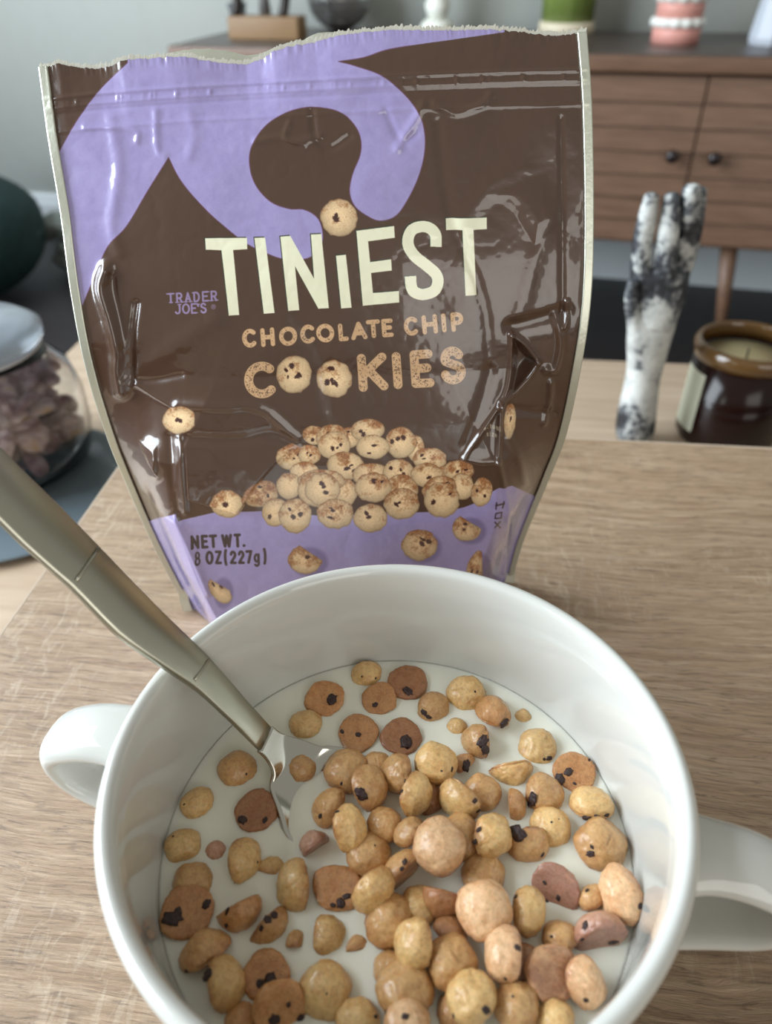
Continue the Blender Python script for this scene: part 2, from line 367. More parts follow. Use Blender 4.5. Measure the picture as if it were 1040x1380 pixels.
M_PET = mat('dried_petals', rough=.7); t = NT(M_PET)
n_ = t.noise(t.coord(), 60, 3, .5); t.col(t.ramp(n_, [(.3, lin4(92, 62, 66)), (.46, lin4(140, 104, 106)), (.58, lin4(196, 172, 168)), (.72, lin4(188, 146, 100))]))
pt = link('dried_petals', bmmesh('dried_petals', bm_), M_PET, None, (pj.x, pj.y, LZ+.0056)); tag(pt, 'purple and brown dried petals filling the glass jar', 'petals', kind='stuff')
# ------------------------------------------------------------------ amber candle
pk = atz(965, 612, LZ); pk = pk+Vector((0.016, .03, 0))
cd_ = empty('jar_candle', (pk.x, pk.y, LZ+.0003), 'amber glass jar candle with cream wax on the lower table', 'candle')
CR_ = .0385; CH = .083
M_AMB = mat('amber_glass', lin4(26, 9, 7), .16, 0, Specular_IOR_Level=.35)
M_AMR = mat('amber_rim', lin4(104, 74, 38), .12, 0, Coat_Weight=.4, Transmission_Weight=.3)
link('glass', lathe('glass', [(0, 0), (CR_*.93, 0), (CR_, .004), (CR_, CH-.012), (CR_-.003, CH-.012), (CR_-.003, .005), (0, .005)], 64), M_AMB, cd_)
link('rim', lathe('rim', [(CR_-.0035, CH-.0118), (CR_+.001, CH-.0118), (CR_+.0022, CH-.004), (CR_, CH), (CR_-.002, CH+.001), (CR_-.004, CH-.001)], 64, True), M_AMR, cd_)
link('wax', lathe('wax', [(0, .006), (CR_-.0045, .006), (CR_-.0045, CH-.014), (0, CH-.0145)], 48), mat('cream_wax', lin4(196, 180, 140), .5, Subsurface_Weight=.3), cd_)
link('wick', lathe('wick', [(0, CH-.0144), (.0008, CH-.0144), (.0007, CH-.006), (0, CH-.006)], 8), M_KNOB, cd_)
v = []; f = []
for i in range(17):
    a_ = math.radians(163+i*2.6)
    for z in (.012, .062): v.append(((CR_+.0003)*math.cos(a_), (CR_+.0003)*math.sin(a_), z))
for i in range(16): f.append((2*i, 2*i+2, 2*i+3, 2*i+1))
link('label', mesh('label', v, f), mat('paper_label', lin4(176, 176, 156), .6), cd_)
# ------------------------------------------------------------------ mottled hand sculpture
ps = atz(852, 612, LZ)+Vector((0, .02, 0))
M_MOT = mat('mottled_stone', rough=.45); t = NT(M_MOT)
n1 = t.noise(t.coord(), 38, 3, .5, .6); n2 = t.noise(t.coord(), 260, 3, .6)
sz = t.n('ShaderNodeSeparateXYZ'); t.l(t.coord(), sz.inputs[0]); zz = t.ramp(t.math('MULTIPLY', t.math('SUBTRACT', sz.outputs[2], LZ), 4.5), [(0, G(.42)), (.12, G(.44)), (.3, G(.66)), (.44, G(.6)), (.56, G(.36)), (.9, G(.40))])
c1 = t.ramp(t.math('ADD', t.math('ADD', t.math('MULTIPLY', n1, .8), t.math('MULTIPLY', n2, .35)), t.math('MULTIPLY', t.math('SUBTRACT', zz, .5), .55)+0 if False else t.math('ADD', t.math('MULTIPLY', zz, .55), -.34)), [(.38, lin4(30, 32, 38)), (.46, lin4(70, 74, 80)), (.54, lin4(176, 178, 176)), (.7, lin4(206, 208, 204))])
t.col(c1); t.bump(n2, .5, .002)
def Yp(x, y, dy=0): return atY(x, y, ps.y+dy)
def skin(name, chains, mat_, parent=None, sub=2):
    """chains share verts by equal coordinates; first vert is the root"""
    vs, es, rs = [], [], []
    def idx(p, r):
        for i, q in enumerate(vs):
            if (q-p).length < 1e-6: return i
        vs.append(p); rs.append(r); return len(vs)-1
    for chn in chains:
        prev = None
        for p, r in chn:
            i = idx(Vector(p), r)
            if prev is not None and prev != i: es.append((prev, i))
            prev = i
    me = bpy.data.meshes.new(name); me.from_pydata(vs, es, []); o = bpy.data.objects.new(name, me); COL.objects.link(o)
    md = o.modifiers.new('skin', 'SKIN')
    for i, r in enumerate(rs):
        d = me.skin_vertices[0].data[i]; d.radius = r if isinstance(r, tuple) else (r, r); d.use_root = (i == 0)
    md.use_smooth_shade = True
    ss = o.modifiers.new('sub', 'SUBSURF'); ss.levels = sub; ss.render_levels = sub
    dg = bpy.context.evaluated_depsgraph_get(); ev = o.evaluated_get(dg); m2 = bpy.data.meshes.new_from_object(ev)
    bpy.data.objects.remove(o); m2.name = name
    o2 = link(name, m2, mat_, parent); return o2
px_m = zc(ps+Vector((0, 0, .1)))
hc = lambda x, y, dy=0: Yp(x, y, dy)
wr = hc(853, 602); w1 = hc(857, 560); w2 = hc(866, 510); w3 = hc(876, 455); pm = hc(884, 410)
ch_ = [[(wr, 33*px_m), (w1, 30*px_m), (w2, 25*px_m), (w3, 30*px_m), (pm, 34*px_m)]]
hs = skin('hand_sculpture', ch_+[
    [(pm, 0), (hc(862, 375), 15*px_m), (hc(866, 320), 13*px_m), (hc(874, 285), 12*px_m), (hc(879, 258), 9*px_m)],
    [(pm, 0), (hc(893, 370, -.004), 16*px_m), (hc(899, 320, -.004), 15*px_m), (hc(903, 285), 13*px_m), (hc(906, 258), 10*px_m)],
    [(pm, 0), (hc(914, 370, .004), 15*px_m), (hc(923, 320, .004), 15*px_m), (hc(929, 280), 13*px_m), (hc(933, 246), 12*px_m)],
    [(pm, 0), (hc(928, 350, .014), 10*px_m), (hc(938, 300, .014), 10*px_m), (hc(944, 250, .012), 9*px_m)],
    [(w3, 0), (hc(855, 435, -.006), 11*px_m), (hc(850, 405, -.008), 10*px_m), (hc(853, 375, -.008), 8*px_m)],
    ], M_MOT)
zmin = min(v.co.z for v in hs.data.vertices)
for v in hs.data.vertices:
    if v.co.z < LZ+.0005 or v.co.z < zmin+.004: v.co.z = LZ+.0005
tag(hs, 'black and white mottled hand sculpture pointing up on the lower table', 'sculpture')

# ------------------------------------------------------------------ snack bag : printed artwork
AX0, AY0, AX1, AY1, K = 30, 20, 820, 900, 2.4
AW, AH = int((AX1-AX0)*K), int((AY1-AY0)*K)
BROWN, PURP, CREAM, TAN, PGREY = (80, 56, 42), (164, 153, 203), (246, 244, 214), (216, 175, 132), (150, 130, 170)
art = np.zeros((AH, AW, 3), np.float32); art[:] = BROWN
def win(x0, y0, x1, y1, pad=3):
    i0 = max(0, int((y0-pad-AY0)*K)); i1 = min(AH, int((y1+pad-AY0)*K)+1); j0 = max(0, int((x0-pad-AX0)*K)); j1 = min(AW, int((x1+pad-AX0)*K)+1)
    yy, xx = np.mgrid[i0:i1, j0:j1]; return (slice(i0, i1), slice(j0, j1)), xx/K+AX0, yy/K+AY0
def put(sl, cov, colr):
    cov = np.clip(cov, 0, 1)[..., None]; art[sl] = art[sl]*(1-cov)+np.asarray(colr, np.float32)*cov
def segd(X, Y, a, b):
    dx, dy = b[0]-a[0], b[1]-a[1]; L = dx*dx+dy*dy+1e-9
    t = np.clip(((X-a[0])*dx+(Y-a[1])*dy)/L, 0, 1); return np.hypot(X-a[0]-t*dx, Y-a[1]-t*dy)
def poly(pts, colr, smooth=False):
    if smooth: pts = smoothpts(pts, 8, True)
    pts = np.array(pts, float); sl, X, Y = win(pts[:, 0].min(), pts[:, 1].min(), pts[:, 0].max(), pts[:, 1].max())
    ins = np.zeros(X.shape, bool); dist = np.full(X.shape, 9e9)
    for i in range(len(pts)):
        a, b = pts[i-1], pts[i]
        cnd = (a[1] > Y) != (b[1] > Y)
        with np.errstate(divide='ignore', invalid='ignore'): ins ^= cnd & (X < (b[0]-a[0])*(Y-a[1])/(b[1]-a[1]+1e-12)+a[0])
        if len(pts) < 40: dist = np.minimum(dist, segd(X, Y, a, b))
    if len(pts) < 40: put(sl, np.where(ins, .5+dist*K*.8, .5-dist*K*.8), colr)
    else: put(sl, ins*1., colr)
def stroke(pts, w, colr, speck=0):
    pts = np.array(pts, float); sl, X, Y = win(pts[:, 0].min()-w, pts[:, 1].min()-w, pts[:, 0].max()+w, pts[:, 1].max()+w)
    d = np.full(X.shape, 9e9)
    for i in range(len(pts)-1): d = np.minimum(d, segd(X, Y, pts[i], pts[i+1]))
    cov = np.clip((w/2-d)*K*.7+.5, 0, 1)
    if speck:
        n = vn(X*.55, Y*.55)*.5+vn(X*1.3+9, Y*1.3)*.5
        cov = cov*np.where((n > .5+speck) & (d < w/2-1.2), .25, 1)
    put(sl, cov, colr)
_tab = np.random.RandomState(3).rand(256, 256).astype(np.float32)
def vn(x, y):
    xi = np.floor(x).astype(int); yi = np.floor(y).astype(int); fx = x-xi; fy = y-yi; fx = fx*fx*(3-2*fx); fy = fy*fy*(3-2*fy)
    T = lambda i, j: _tab[i & 255, j & 255]
    return (T(xi, yi)*(1-fx)+T(xi+1, yi)*fx)*(1-fy)+(T(xi, yi+1)*(1-fx)+T(xi+1, yi+1)*fx)*fy
# swoosh
sw = [(172, 70), (172, 84), (135, 120), (105, 160), (80, 203), (60, 240), (60, 420), (108, 419), (126, 375), (145, 332), (170, 305), (200, 255), (227, 212)]
sw2 = [(227, 212), (245, 245), (280, 285), (320, 320), (340, 333), (360, 342), (382, 349), (410, 349), (427, 340), (435, 322), (432, 301), (423, 289), (408, 282), (389, 281), (365, 272), (346, 252), (337, 228), (338, 200), (355, 172), (380, 154), (408, 145), (435, 145), (460, 152), (478, 169), (486, 188), (485, 209), (475, 234), (471, 258), (478, 277), (494, 290), (512, 297), (534, 290), (552, 264), (565, 235), (572, 205), (572, 178), (565, 154), (546, 128), (515, 102), (480, 89), (456, 82.5)]
sw3 = [(456, 82.5), (490, 77), (520, 67), (560, 60), (610, 53), (680, 43), (680, 20), (172, 20)]
cat = lambda a, b: list(a)+list(b)
P1 = [(172, 20), (172, 70)]+list(map(tuple, smoothpts(sw[1:5], 6)))+[(60, 240), (60, 430), (106, 425)]+list(map(tuple, smoothpts(sw[7:], 6)))
P2 = list(map(tuple, smoothpts(sw2, 6)))
P3 = list(map(tuple, smoothpts(sw3[:6], 6)))+[(680, 20)]
PP = P1+P2+P3
poly(PP, PURP)
for i in range(len(PP)-1):       # thin reddish keyline of the print
    if PP[i][1] > 60 and PP[i+1][1] > 60 and PP[i][0] > 75: stroke([PP[i], PP[i+1]], 1.0, (112, 74, 104))
LOW = [(150, 735), (183, 708), (215, 697), (236, 694), (241, 702), (290, 690), (350, 688), (430, 695), (520, 692), (600, 690), (625, 684), (640, 678), (655, 666), (672, 657), (690, 654), (718, 667), (760, 700), (760, 900), (100, 900)]
poly(LOW, PURP)
# soft paper mottling of the purple ink
sl, X, Y = win(AX0, AY0, AX1, AY1, 0)
mot = (vn(X*.09, Y*.09)*.5+vn(X*.3, Y*.3)*.3+vn(X*.9, Y*.9)*.2-.5)
pm_ = (art[..., 2] > 150)[..., None]; art += pm_*mot[..., None]*np.array([14, 14, 12], np.float32)
del X, Y, mot
# TINiEST
T1 = [(276, 321), (332.5, 320.5), (333, 336), (314, 337), (322, 425), (308, 425.5), (298, 337.5), (277, 336.5)]
I1 = [(342.5, 320.5), (357, 320), (369.7, 422.5), (355, 423.5)]
N1 = [(377.5, 318.7), (391, 317.5), (423, 375), (418.7, 315.7), (433, 315), (443, 415.7), (428.7, 416.7), (397.5, 358.7), (403, 419), (388, 420)]
I2 = [(452.5, 344.5), (466, 343), (473.7, 415), (459.5, 416)]
E1 = [(480, 310.5), (531, 304), (532, 320), (496, 325), (498.7, 353), (527, 349), (528, 364.5), (500, 368), (502.5, 395), (537.5, 392), (538, 407.5), (488.7, 412.5)]
T2 = [(600.5, 294), (656, 293), (656, 308.7), (638, 309.5), (642, 397.5), (627, 398), (623, 310), (601, 310)]
Sc = smoothpts([(587.5, 332.5), (587, 317), (580, 308), (569, 305), (556, 309), (550, 320), (551, 333), (560, 346), (575, 358), (587, 369), (590, 380), (585, 392), (570, 397), (558, 393), (554, 385), (553, 372)], 5)
def sbutt(cl, w):
    cl = np.array(cl); t = np.gradient(cl, axis=0); t /= np.linalg.norm(t, axis=1)[:, None]; n = np.c_[-t[:, 1], t[:, 0]]*w/2
    return [tuple(p) for p in np.r_[cl+n, (cl-n)[::-1]]]
for off, colr in (((-1.2, -1.2), (44, 52, 40)), ((0, 0), CREAM)):
    for g in (T1, I1, N1, I2, E1, T2): poly([(x+off[0], y+off[1]) for x, y in g], colr)
    q = sbutt(Sc, 15.5); poly([(x+off[0], y+off[1]) for x, y in q], colr)
# stroke alphabet, y down, unit box
def arc(cx, cy, rx, ry, a0, a1, n=14): return [(cx+rx*math.cos(math.radians(a0+(a1-a0)*i/n)), cy+ry*math.sin(math.radians(a0+(a1-a0)*i/n))) for i in range(n+1)]
GL = {
 'A': [[(0, 1), (.5, 0), (1, 1)], [(.2, .68), (.8, .68)]], 'C': [arc(.55, .5, .55, .5, -48, -312, 20)],
 'D': [[(0, 0), (0, 1), (.4, 1)]+arc(.4, .5, .6, .5, 90, -90)+[(0, 0)]], 'E': [[(1, 0), (0, 0), (0, 1), (1, 1)], [(0, .48), (.85, .48)]],
 'H': [[(0, 0), (0, 1)], [(1, 0), (1, 1)], [(0, .5), (1, .5)]], 'I': [[(.5, 0), (.5, 1)]], 'J': [[(.8, 0), (.8, .7)]+arc(.45, .7, .35, .3, 0, 150)],
 'K': [[(0, 0), (0, 1)], [(1, 0), (.05, .58)], [(.3, .42), (1, 1)]], 'L': [[(0, 0), (0, 1), (1, 1)]], 'N': [[(0, 1), (0, 0), (1, 1), (1, 0)]],
 'O': [arc(.5, .5, .5, .5, 0, 360, 24)], 'P': [[(0, 1), (0, 0), (.5, 0)]+arc(.5, .28, .5, .28, -90, 90)+[(0, .56)]],
 'R': [[(0, 1), (0, 0), (.5, 0)]+arc(.5, .27, .48, .27, -90, 90)+[(0, .54)], [(.5, .54), (1, 1)]],
 'S': [arc(.5, .26, .45, .26, -25, -200, 12)+arc(.5, .74, .5, .26, -80, 165, 14)], 'T': [[(0, 0), (1, 0)], [(.5, 0), (.5, 1)]],
 'W': [[(0, 0), (.25, 1), (.5, .05), (.75, 1), (1, 0)]], 'Z': [[(0, 0), (1, 0), (0, 1), (1, 1)]],
 '8': [arc(.5, .25, .42, .25, 0, 360, 18), arc(.5, .75, .5, .25, 0, 360, 18)], '2': [arc(.5, .28, .46, .28, -170, 20, 12)+[(0, 1), (1, 1)]], '7': [[(0, 0), (1, 0), (.35, 1)]],
 '(': [arc(1, .5, .9, .68, 130, 230, 10)], ')': [arc(0, .5, .9, .68, 50, -50, 10)], '.': [[(.4, .97), (.5, .97)]], "'": [[(.5, 0), (.45, .22)]],
 'g': [arc(.45, .62, .42, .3, 0, 360, 16), [(.9, .32), (.9, 1.1)]+arc(.48, 1.1, .42, .2, 0, 150, 8)],
 'a': [arc(.45, .66, .42, .32, 0, 360, 14), [(.9, .34), (.9, 1)]], 'c': [arc(.5, .66, .48, .33, -50, -310, 12)], 't': [[(.4, .05), (.4, .9), (.7, 1)], [(0, .34), (.8, .34)]],
 'u': [[(0, .34), (0, .8)]+arc(.42, .75, .42, .25, 180, 0, 8)+[(.84, .34), (.84, 1)]], 'l': [[(.5, 0), (.5, 1)]], 's': [arc(.5, .5, .4, .17, -20, -200, 8)+arc(.5, .83, .42, .17, -90, 160, 8)],
 'i': [[(.5, .36), (.5, 1)], [(.5, .1), (.5, .14)]], 'z': [[(0, .34), (.9, .34), (0, 1), (.9, 1)]], 'e': [[(0, .66), (.9, .66)]+arc(.45, .66, .45, .33, 0, -310, 14)],
}
def glyph(ch, x, y, w, h, sw_, colr, rot=0, speck=0):
    """box centre x,y; outline box w,h incl. stroke"""
    c_, s_ = math.cos(math.radians(rot)), math.sin(math.radians(rot)); iw, ih = max(w-sw_, .01), h-sw_
    for st in GL[ch]:
        q = [((a-.5)*iw, (b-.5)*ih) for a, b in st]
        stroke([(x+a*c_-b*s_, y+a*s_+b*c_) for a, b in q], sw_, colr, speck)
CHOC = [('C', 336, 456, 20, 25), ('H', 360.5, 454.5, 19, 25), ('O', 388, 453.5, 24.5, 25.5), ('C', 414.5, 451.5, 20.5, 25.5), ('O', 438, 449.5, 24.5, 25.5), ('L', 462.5, 448, 13.5, 24), ('A', 483.5, 446, 22, 24.5), ('T', 503, 443.5, 19, 25), ('E', 522, 442, 15.5, 25),
        ('C', 554, 439.5, 20, 25.5), ('H', 579, 437, 21, 25.5), ('I', 598, 435, 6, 25), ('P', 616, 433.5, 17, 26)]
for ch_2, x, y, w, h in CHOC: glyph(ch_2, x, y, w, h, 6.0, TAN, -4.5, .17)
for ch_2, x, y, w, h in [('C', 351, 512, 44, 50), ('K', 502, 502, 40, 51), ('I', 535, 499.5, 13, 50), ('E', 568.5, 496.5, 31, 51), ('S', 610, 492, 34, 51)]: glyph(ch_2, x, y, w, h, 12, TAN, -4, .13)
# small shop name, two lines with wedge serifs
def serif(ch_2, x, y, w, h, sw_, colr, rot):
    glyph(ch_2, x, y, w, h, sw_, colr, rot)
    c_, s_ = math.cos(math.radians(rot)), math.sin(math.radians(rot))
    for st in GL[ch_2]:
        for (a, b) in (st[0], st[-1]):
            if b in (0, 1):
                X_, Y_ = (a-.5)*(w-sw_), (b-.5)*(h-sw_)
                for dx in (-2.2, 2.2): stroke([(x+X_*c_-Y_*s_, y+X_*s_+Y_*c_), (x+(X_+dx)*c_-Y_*s_, y+(X_+dx)*s_+Y_*c_)], 1.5, colr)
for i, ch_2 in enumerate('TRADER'): serif(ch_2, 230+i*11.6, 401.5-i*.55, 9, 14.5, 2.6, PGREY, -3)
for ch_2, x, w in (('J', 239.5, 11), ('O', 250.5, 11), ('E', 261, 8), ("'", 267, 3), ('S', 274, 9)): serif(ch_2, x, 416.2-(x-240)*.04, w, 14.5 if ch_2 != "'" else 13, 2.6, PGREY, -3)
stroke(arc(287.5, 413, 2.8, 2.8, 0, 360), .7, PGREY); glyph('R', 287.7, 413, 2.6, 3.4, .6, PGREY)
INK = (52, 40, 44)
x = 257
for ch_2, xx, w in [('N', 262.5, 11.5), ('E', 275.5, 10), ('T', 287, 11.5), ('W', 305.5, 15), ('T', 320, 10), ('.', 328.5, 4)]: glyph(ch_2, xx, 731-(xx-263)*.05, w, 19, 3.9, INK, -3)
for ch_2, xx, w, h in [('8', 266, 7.5, 18), ('O', 282, 11, 18.5), ('Z', 294, 9.5, 18.5), ('(', 304.5, 7, 22), ('2', 314, 9.5, 18.5), ('2', 325, 9.5, 18.5), ('7', 335.5, 9.5, 18.5), ('g', 346, 9, 18.5), (')', 356, 7, 22)]: glyph(ch_2, xx, 753-(xx-266)*.04, w, h, {'8': 2.3, 'g': 3.0}.get(ch_2, 3.6), INK, -2)
for i, ch_2 in enumerate('actual'): glyph(ch_2, 653.5+i*4.1 - (1 if i == 5 else 0), 575.5, 3.2, 7, 1.0, (196, 186, 160))
for i, ch_2 in enumerate('size'): glyph(ch_2, 657.3+i*3.6, 586, 3, 7, 1.0, (196, 186, 160))
# small dark marks set sideways at the right fold
MK = (62, 48, 60)
stroke([(668, 681), (679, 678)], 2.2, MK); stroke([(669, 677), (668, 686)], 1.8, MK); stroke([(679, 675), (677, 684)], 1.8, MK)
stroke([(668, 692), (676, 690), (675, 698), (667, 699), (668, 692)], 1.8, MK); stroke([(667, 704), (674, 711)], 2, MK); stroke([(674, 703), (667, 711)], 1.8, MK)
# printed cookies
_rc = np.random.RandomState(11)
def pcookie(cx, cy, rx, ry, rot=0, brown=.3, chips=2, shape=0, shadow=0):
    R_ = max(rx, ry)
    sl, X, Y = win(cx-R_-8, cy-R_-8, cx+R_+8, cy+R_+8)
    c_, s_ = math.cos(math.radians(rot)), math.sin(math.radians(rot))
    u = ((X-cx)*c_+(Y-cy)*s_)/rx; v = (-(X-cx)*s_+(Y-cy)*c_)/ry
    wob = 1+.05*(vn(X*.16+cx, Y*.16)-.5)*2
    if shape == 1:    # half dome, flat side up
        r = np.maximum(np.hypot(u, v)/wob, np.where(v < 0, np.hypot(u, v*2.6)/wob, 0))
    elif shape == 2:  # wedge
        r = np.maximum(np.hypot(u, v)/wob, (u*.75-v*.55+.55))
    else: r = np.hypot(u, v)/wob
    if shadow:
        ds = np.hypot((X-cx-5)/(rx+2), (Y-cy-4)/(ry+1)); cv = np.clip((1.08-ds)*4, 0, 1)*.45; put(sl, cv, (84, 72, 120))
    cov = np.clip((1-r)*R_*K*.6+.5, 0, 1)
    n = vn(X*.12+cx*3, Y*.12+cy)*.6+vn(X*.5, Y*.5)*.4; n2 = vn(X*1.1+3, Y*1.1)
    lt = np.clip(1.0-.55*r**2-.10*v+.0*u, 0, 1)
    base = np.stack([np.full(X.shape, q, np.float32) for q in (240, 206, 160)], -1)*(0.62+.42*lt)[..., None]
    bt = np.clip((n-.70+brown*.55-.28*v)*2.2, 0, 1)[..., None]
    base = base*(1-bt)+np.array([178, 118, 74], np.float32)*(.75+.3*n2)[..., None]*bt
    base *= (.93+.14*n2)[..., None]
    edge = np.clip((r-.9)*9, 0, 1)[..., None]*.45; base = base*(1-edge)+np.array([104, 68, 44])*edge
    for k in range(chips):
        a_ = _rc.uniform(0, 6.28); q = _rc.uniform(.1, .6); w_ = _rc.uniform(.12, .24); h_ = w_*_rc.uniform(.5, .9); ra = _rc.uniform(0, 3.1)
        uu = u-q*math.cos(a_); vv = v-q*math.sin(a_); ux_ = uu*math.cos(ra)+vv*math.sin(ra); uy_ = -uu*math.sin(ra)+vv*math.cos(ra)
        dc = np.hypot(ux_/w_, uy_/h_)+(n2-.5)*.5; cc = np.clip((1-dc)*3, 0, 1)[..., None]
        base = base*(1-cc)+np.array([70, 40, 34])*cc
    art[sl] = art[sl]*(1-cov[..., None])+base*cov[..., None]
def pc2(*a, **k): pcookie(*a, **k)
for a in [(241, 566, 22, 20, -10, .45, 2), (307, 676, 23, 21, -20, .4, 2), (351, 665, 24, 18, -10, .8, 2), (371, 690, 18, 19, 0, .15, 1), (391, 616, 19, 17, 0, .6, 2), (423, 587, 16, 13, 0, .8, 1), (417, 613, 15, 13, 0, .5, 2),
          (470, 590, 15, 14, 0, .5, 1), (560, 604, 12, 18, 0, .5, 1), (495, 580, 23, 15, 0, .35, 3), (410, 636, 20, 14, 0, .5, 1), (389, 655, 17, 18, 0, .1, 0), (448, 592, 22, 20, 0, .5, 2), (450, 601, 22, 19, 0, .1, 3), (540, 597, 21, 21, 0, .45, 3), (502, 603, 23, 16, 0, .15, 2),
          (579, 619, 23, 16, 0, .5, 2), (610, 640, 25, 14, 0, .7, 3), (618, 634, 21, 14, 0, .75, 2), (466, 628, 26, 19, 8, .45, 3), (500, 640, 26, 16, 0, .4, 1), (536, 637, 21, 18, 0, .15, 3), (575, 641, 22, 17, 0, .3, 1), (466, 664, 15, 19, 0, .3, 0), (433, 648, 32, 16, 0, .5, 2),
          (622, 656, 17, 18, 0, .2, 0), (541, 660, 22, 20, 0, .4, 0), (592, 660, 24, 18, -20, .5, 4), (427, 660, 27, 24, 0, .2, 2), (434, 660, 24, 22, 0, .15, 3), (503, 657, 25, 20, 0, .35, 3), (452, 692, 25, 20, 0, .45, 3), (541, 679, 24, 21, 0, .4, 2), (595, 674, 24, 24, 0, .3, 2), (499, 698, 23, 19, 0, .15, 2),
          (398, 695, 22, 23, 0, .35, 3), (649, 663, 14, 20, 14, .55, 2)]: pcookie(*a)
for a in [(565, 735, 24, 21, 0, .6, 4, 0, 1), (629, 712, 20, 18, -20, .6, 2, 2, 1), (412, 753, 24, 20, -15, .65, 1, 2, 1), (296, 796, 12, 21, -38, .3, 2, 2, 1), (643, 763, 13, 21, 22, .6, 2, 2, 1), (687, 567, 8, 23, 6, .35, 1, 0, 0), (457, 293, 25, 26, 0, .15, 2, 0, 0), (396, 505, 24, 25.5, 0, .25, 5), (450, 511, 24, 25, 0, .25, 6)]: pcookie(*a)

# ------------------------------------------------------------------ snack bag : surfaces
ST = [0, .10, .25, .35, .5, .63, .75, .88, 1]
EL = [atz(252, 820, TZ+.0004), atY(212, 745, .222), atY(172, 655, .217), atY(145, 590, .214), atY(116, 495, .213), atY(97, 400, .217), atY(84, 300, .224), atY(67, 195, .235), atY(53, 92, .247)]
ER = [atz(689, 782, TZ+.0004), atY(706, 725, .232), atY(737, 650, .222), atY(762, 586, .216), atY(784, 485, .213), atY(796, 395, .216), atY(799, 300, .224), atY(797, 150, .238), atY(790, 44, .249)]
def crv(pts):
    sp = smoothpts([list(p) for p in pts], 12); ss = np.interp(np.arange(len(sp))/12, np.arange(len(ST)), ST); return sp, ss
LS, LSs = crv(EL); RS, RSs = crv(ER)
def edgept(sp, ss, s): return np.stack([np.interp(s, ss, sp[:, i]) for i in range(3)], -1)
NU, NV = 420, 430
ug = np.linspace(-1, 1, NU); sg = np.linspace(0, 1, NV)
Ug, Sg = np.meshgrid(ug, sg)
def sm(x, a, b): t = np.clip((x-a)/(b-a), 0, 1); return t*t*(3-2*t)
jag = np.array([noise.noise(Vector((u*55, 3.1, 0)))*.6+noise.noise(Vector((u*150, 8.1, 0)))*.5 for u in ug])
TOPX = [50, 62, 80, 92, 110, 132, 150, 165, 185, 210, 232, 250, 270, 300, 330, 350, 368, 385, 410, 425, 445, 470, 520, 600, 660, 700, 740, 770, 800]
TOPD = [92, 91, 86, 89, 91, 92, 88, 82, 80, 79, 77, 77, 80, 84, 85, 80, 70, 65, 61, 59, 53, 49, 44, 43.5, 42, 44, 48, 46, 43]
BACKD = [92, 90, 84, 88, 90, 90, 86, 81, 79, 77, 72, 69, 67, 68, 74, 73, 66, 60, 55, 49, 46, 45, 43, 43, 41.5, 43, 46, 44, 42]
def surface(back=False):
    L = edgept(LS, LSs, Sg); R = edgept(RS, RSs, Sg); t = (Ug+1)[..., None]/2
    P = L*(1-t)+R*t
    au = np.abs(Ug)
    inner = np.clip((.965-au)/.965, 0, 1)
    if not back:
        foldu = np.interp(Sg, [0, .1, .25, .35, .5, 1], [.68, .70, .72, .66, .45, .1])
        B = np.interp(Sg, [0, .12, .25, .36, .5, .7, .9, 1], [.024, .024, .022, .017, .009, .007, .004, .0015])
        prof_ = np.clip((.965-au)/(.965-foldu), 0, 1); prof_ = prof_-.08*np.sin(prof_*math.pi*2)*.5
        k_ = np.clip(1-((au-foldu)/.06)**2, 0, 1)
        rnd = (1-(au/.965)**2).clip(0, 1)
        w_ = sm(Sg, .42, .6); pr = prof_*(1-w_)+rnd*w_
        P[..., 1] -= B*pr
        P[..., 1] -= .004*(1-sm(Sg, .0, .45))*(np.cos(np.clip(au/foldu, 0, 1)*math.pi/2))
    else:
        B = np.interp(Sg, [0, .25, .5, .8, 1], [.022, .02, .012, .004, .0022]); P[..., 1] += B*(1-(au/.965)**2).clip(0, 1)+.0004
    # torn top contour
    px, py, pz = project(P[-1]); want = np.interp(px, TOPX, BACKD if back else TOPD); jj = -jag*(3.0 if not back else 2.4)*(np.abs(px-420) < 360)*pz/FPX
    dz = (py-want)*pz/FPX*1.0
    P[..., 2] += sm(Sg, .86, 1)*dz[None, :]+sm(Sg, .982, 1)*jj[None, :]
    P[..., 2] = np.maximum(P[..., 2], TZ+.0003)
    return P
Pf = surface(); Pb = surface(True)
PX, PY, PZ = project(Pf)
# creases and dents as real relief (metres towards the viewer)
disp = np.zeros_like(PX)
def crease(pts, amp, w, sharp=1.0):
    global disp
    d = np.full(PX.shape, 9e9); pts = smoothpts(pts, 4)
    for i in range(len(pts)-1): d = np.minimum(d, segd(PX, PY, pts[i], pts[i+1]))
    disp += amp*np.exp(-(d/w)**(2*sharp))
def facet(tri, amp, soft=3):   # pushes a polygon in/out with soft edge
    global disp
    ins = np.ones(PX.shape)*9e9; n = len(tri)
    for i in range(n):
        a, b = tri[i], tri[(i+1) % n]; L_ = math.hypot(b[0]-a[0], b[1]-a[1])
        ins = np.minimum(ins, ((b[0]-a[0])*(PY-a[1])-(b[1]-a[1])*(PX-a[0]))/L_)
    disp += amp*np.clip(ins/soft, 0, 1)
mm = .001
crease([(143, 362), (138, 378), (139, 395), (150, 430), (160, 470), (160, 495), (164, 525)], 3.0*mm, 8.5)
crease([(151, 370), (154, 395), (163, 440), (167, 475), (166, 505)], -.5*mm, 5)
crease([(178, 512), (178, 455), (183, 410)], -.9*mm, 5); crease([(178, 512), (210, 512), (245, 505)], -.5*mm, 4)
crease([(178, 512), (205, 530), (235, 548)], .7*mm, 4); crease([(178, 512), (215, 480), (290, 430)], .5*mm, 14)
crease([(240, 545), (300, 548), (350, 550), (400, 592)], .8*mm, 6); crease([(247, 592), (320, 594), (365, 586), (410, 600)], -.8*mm, 7)
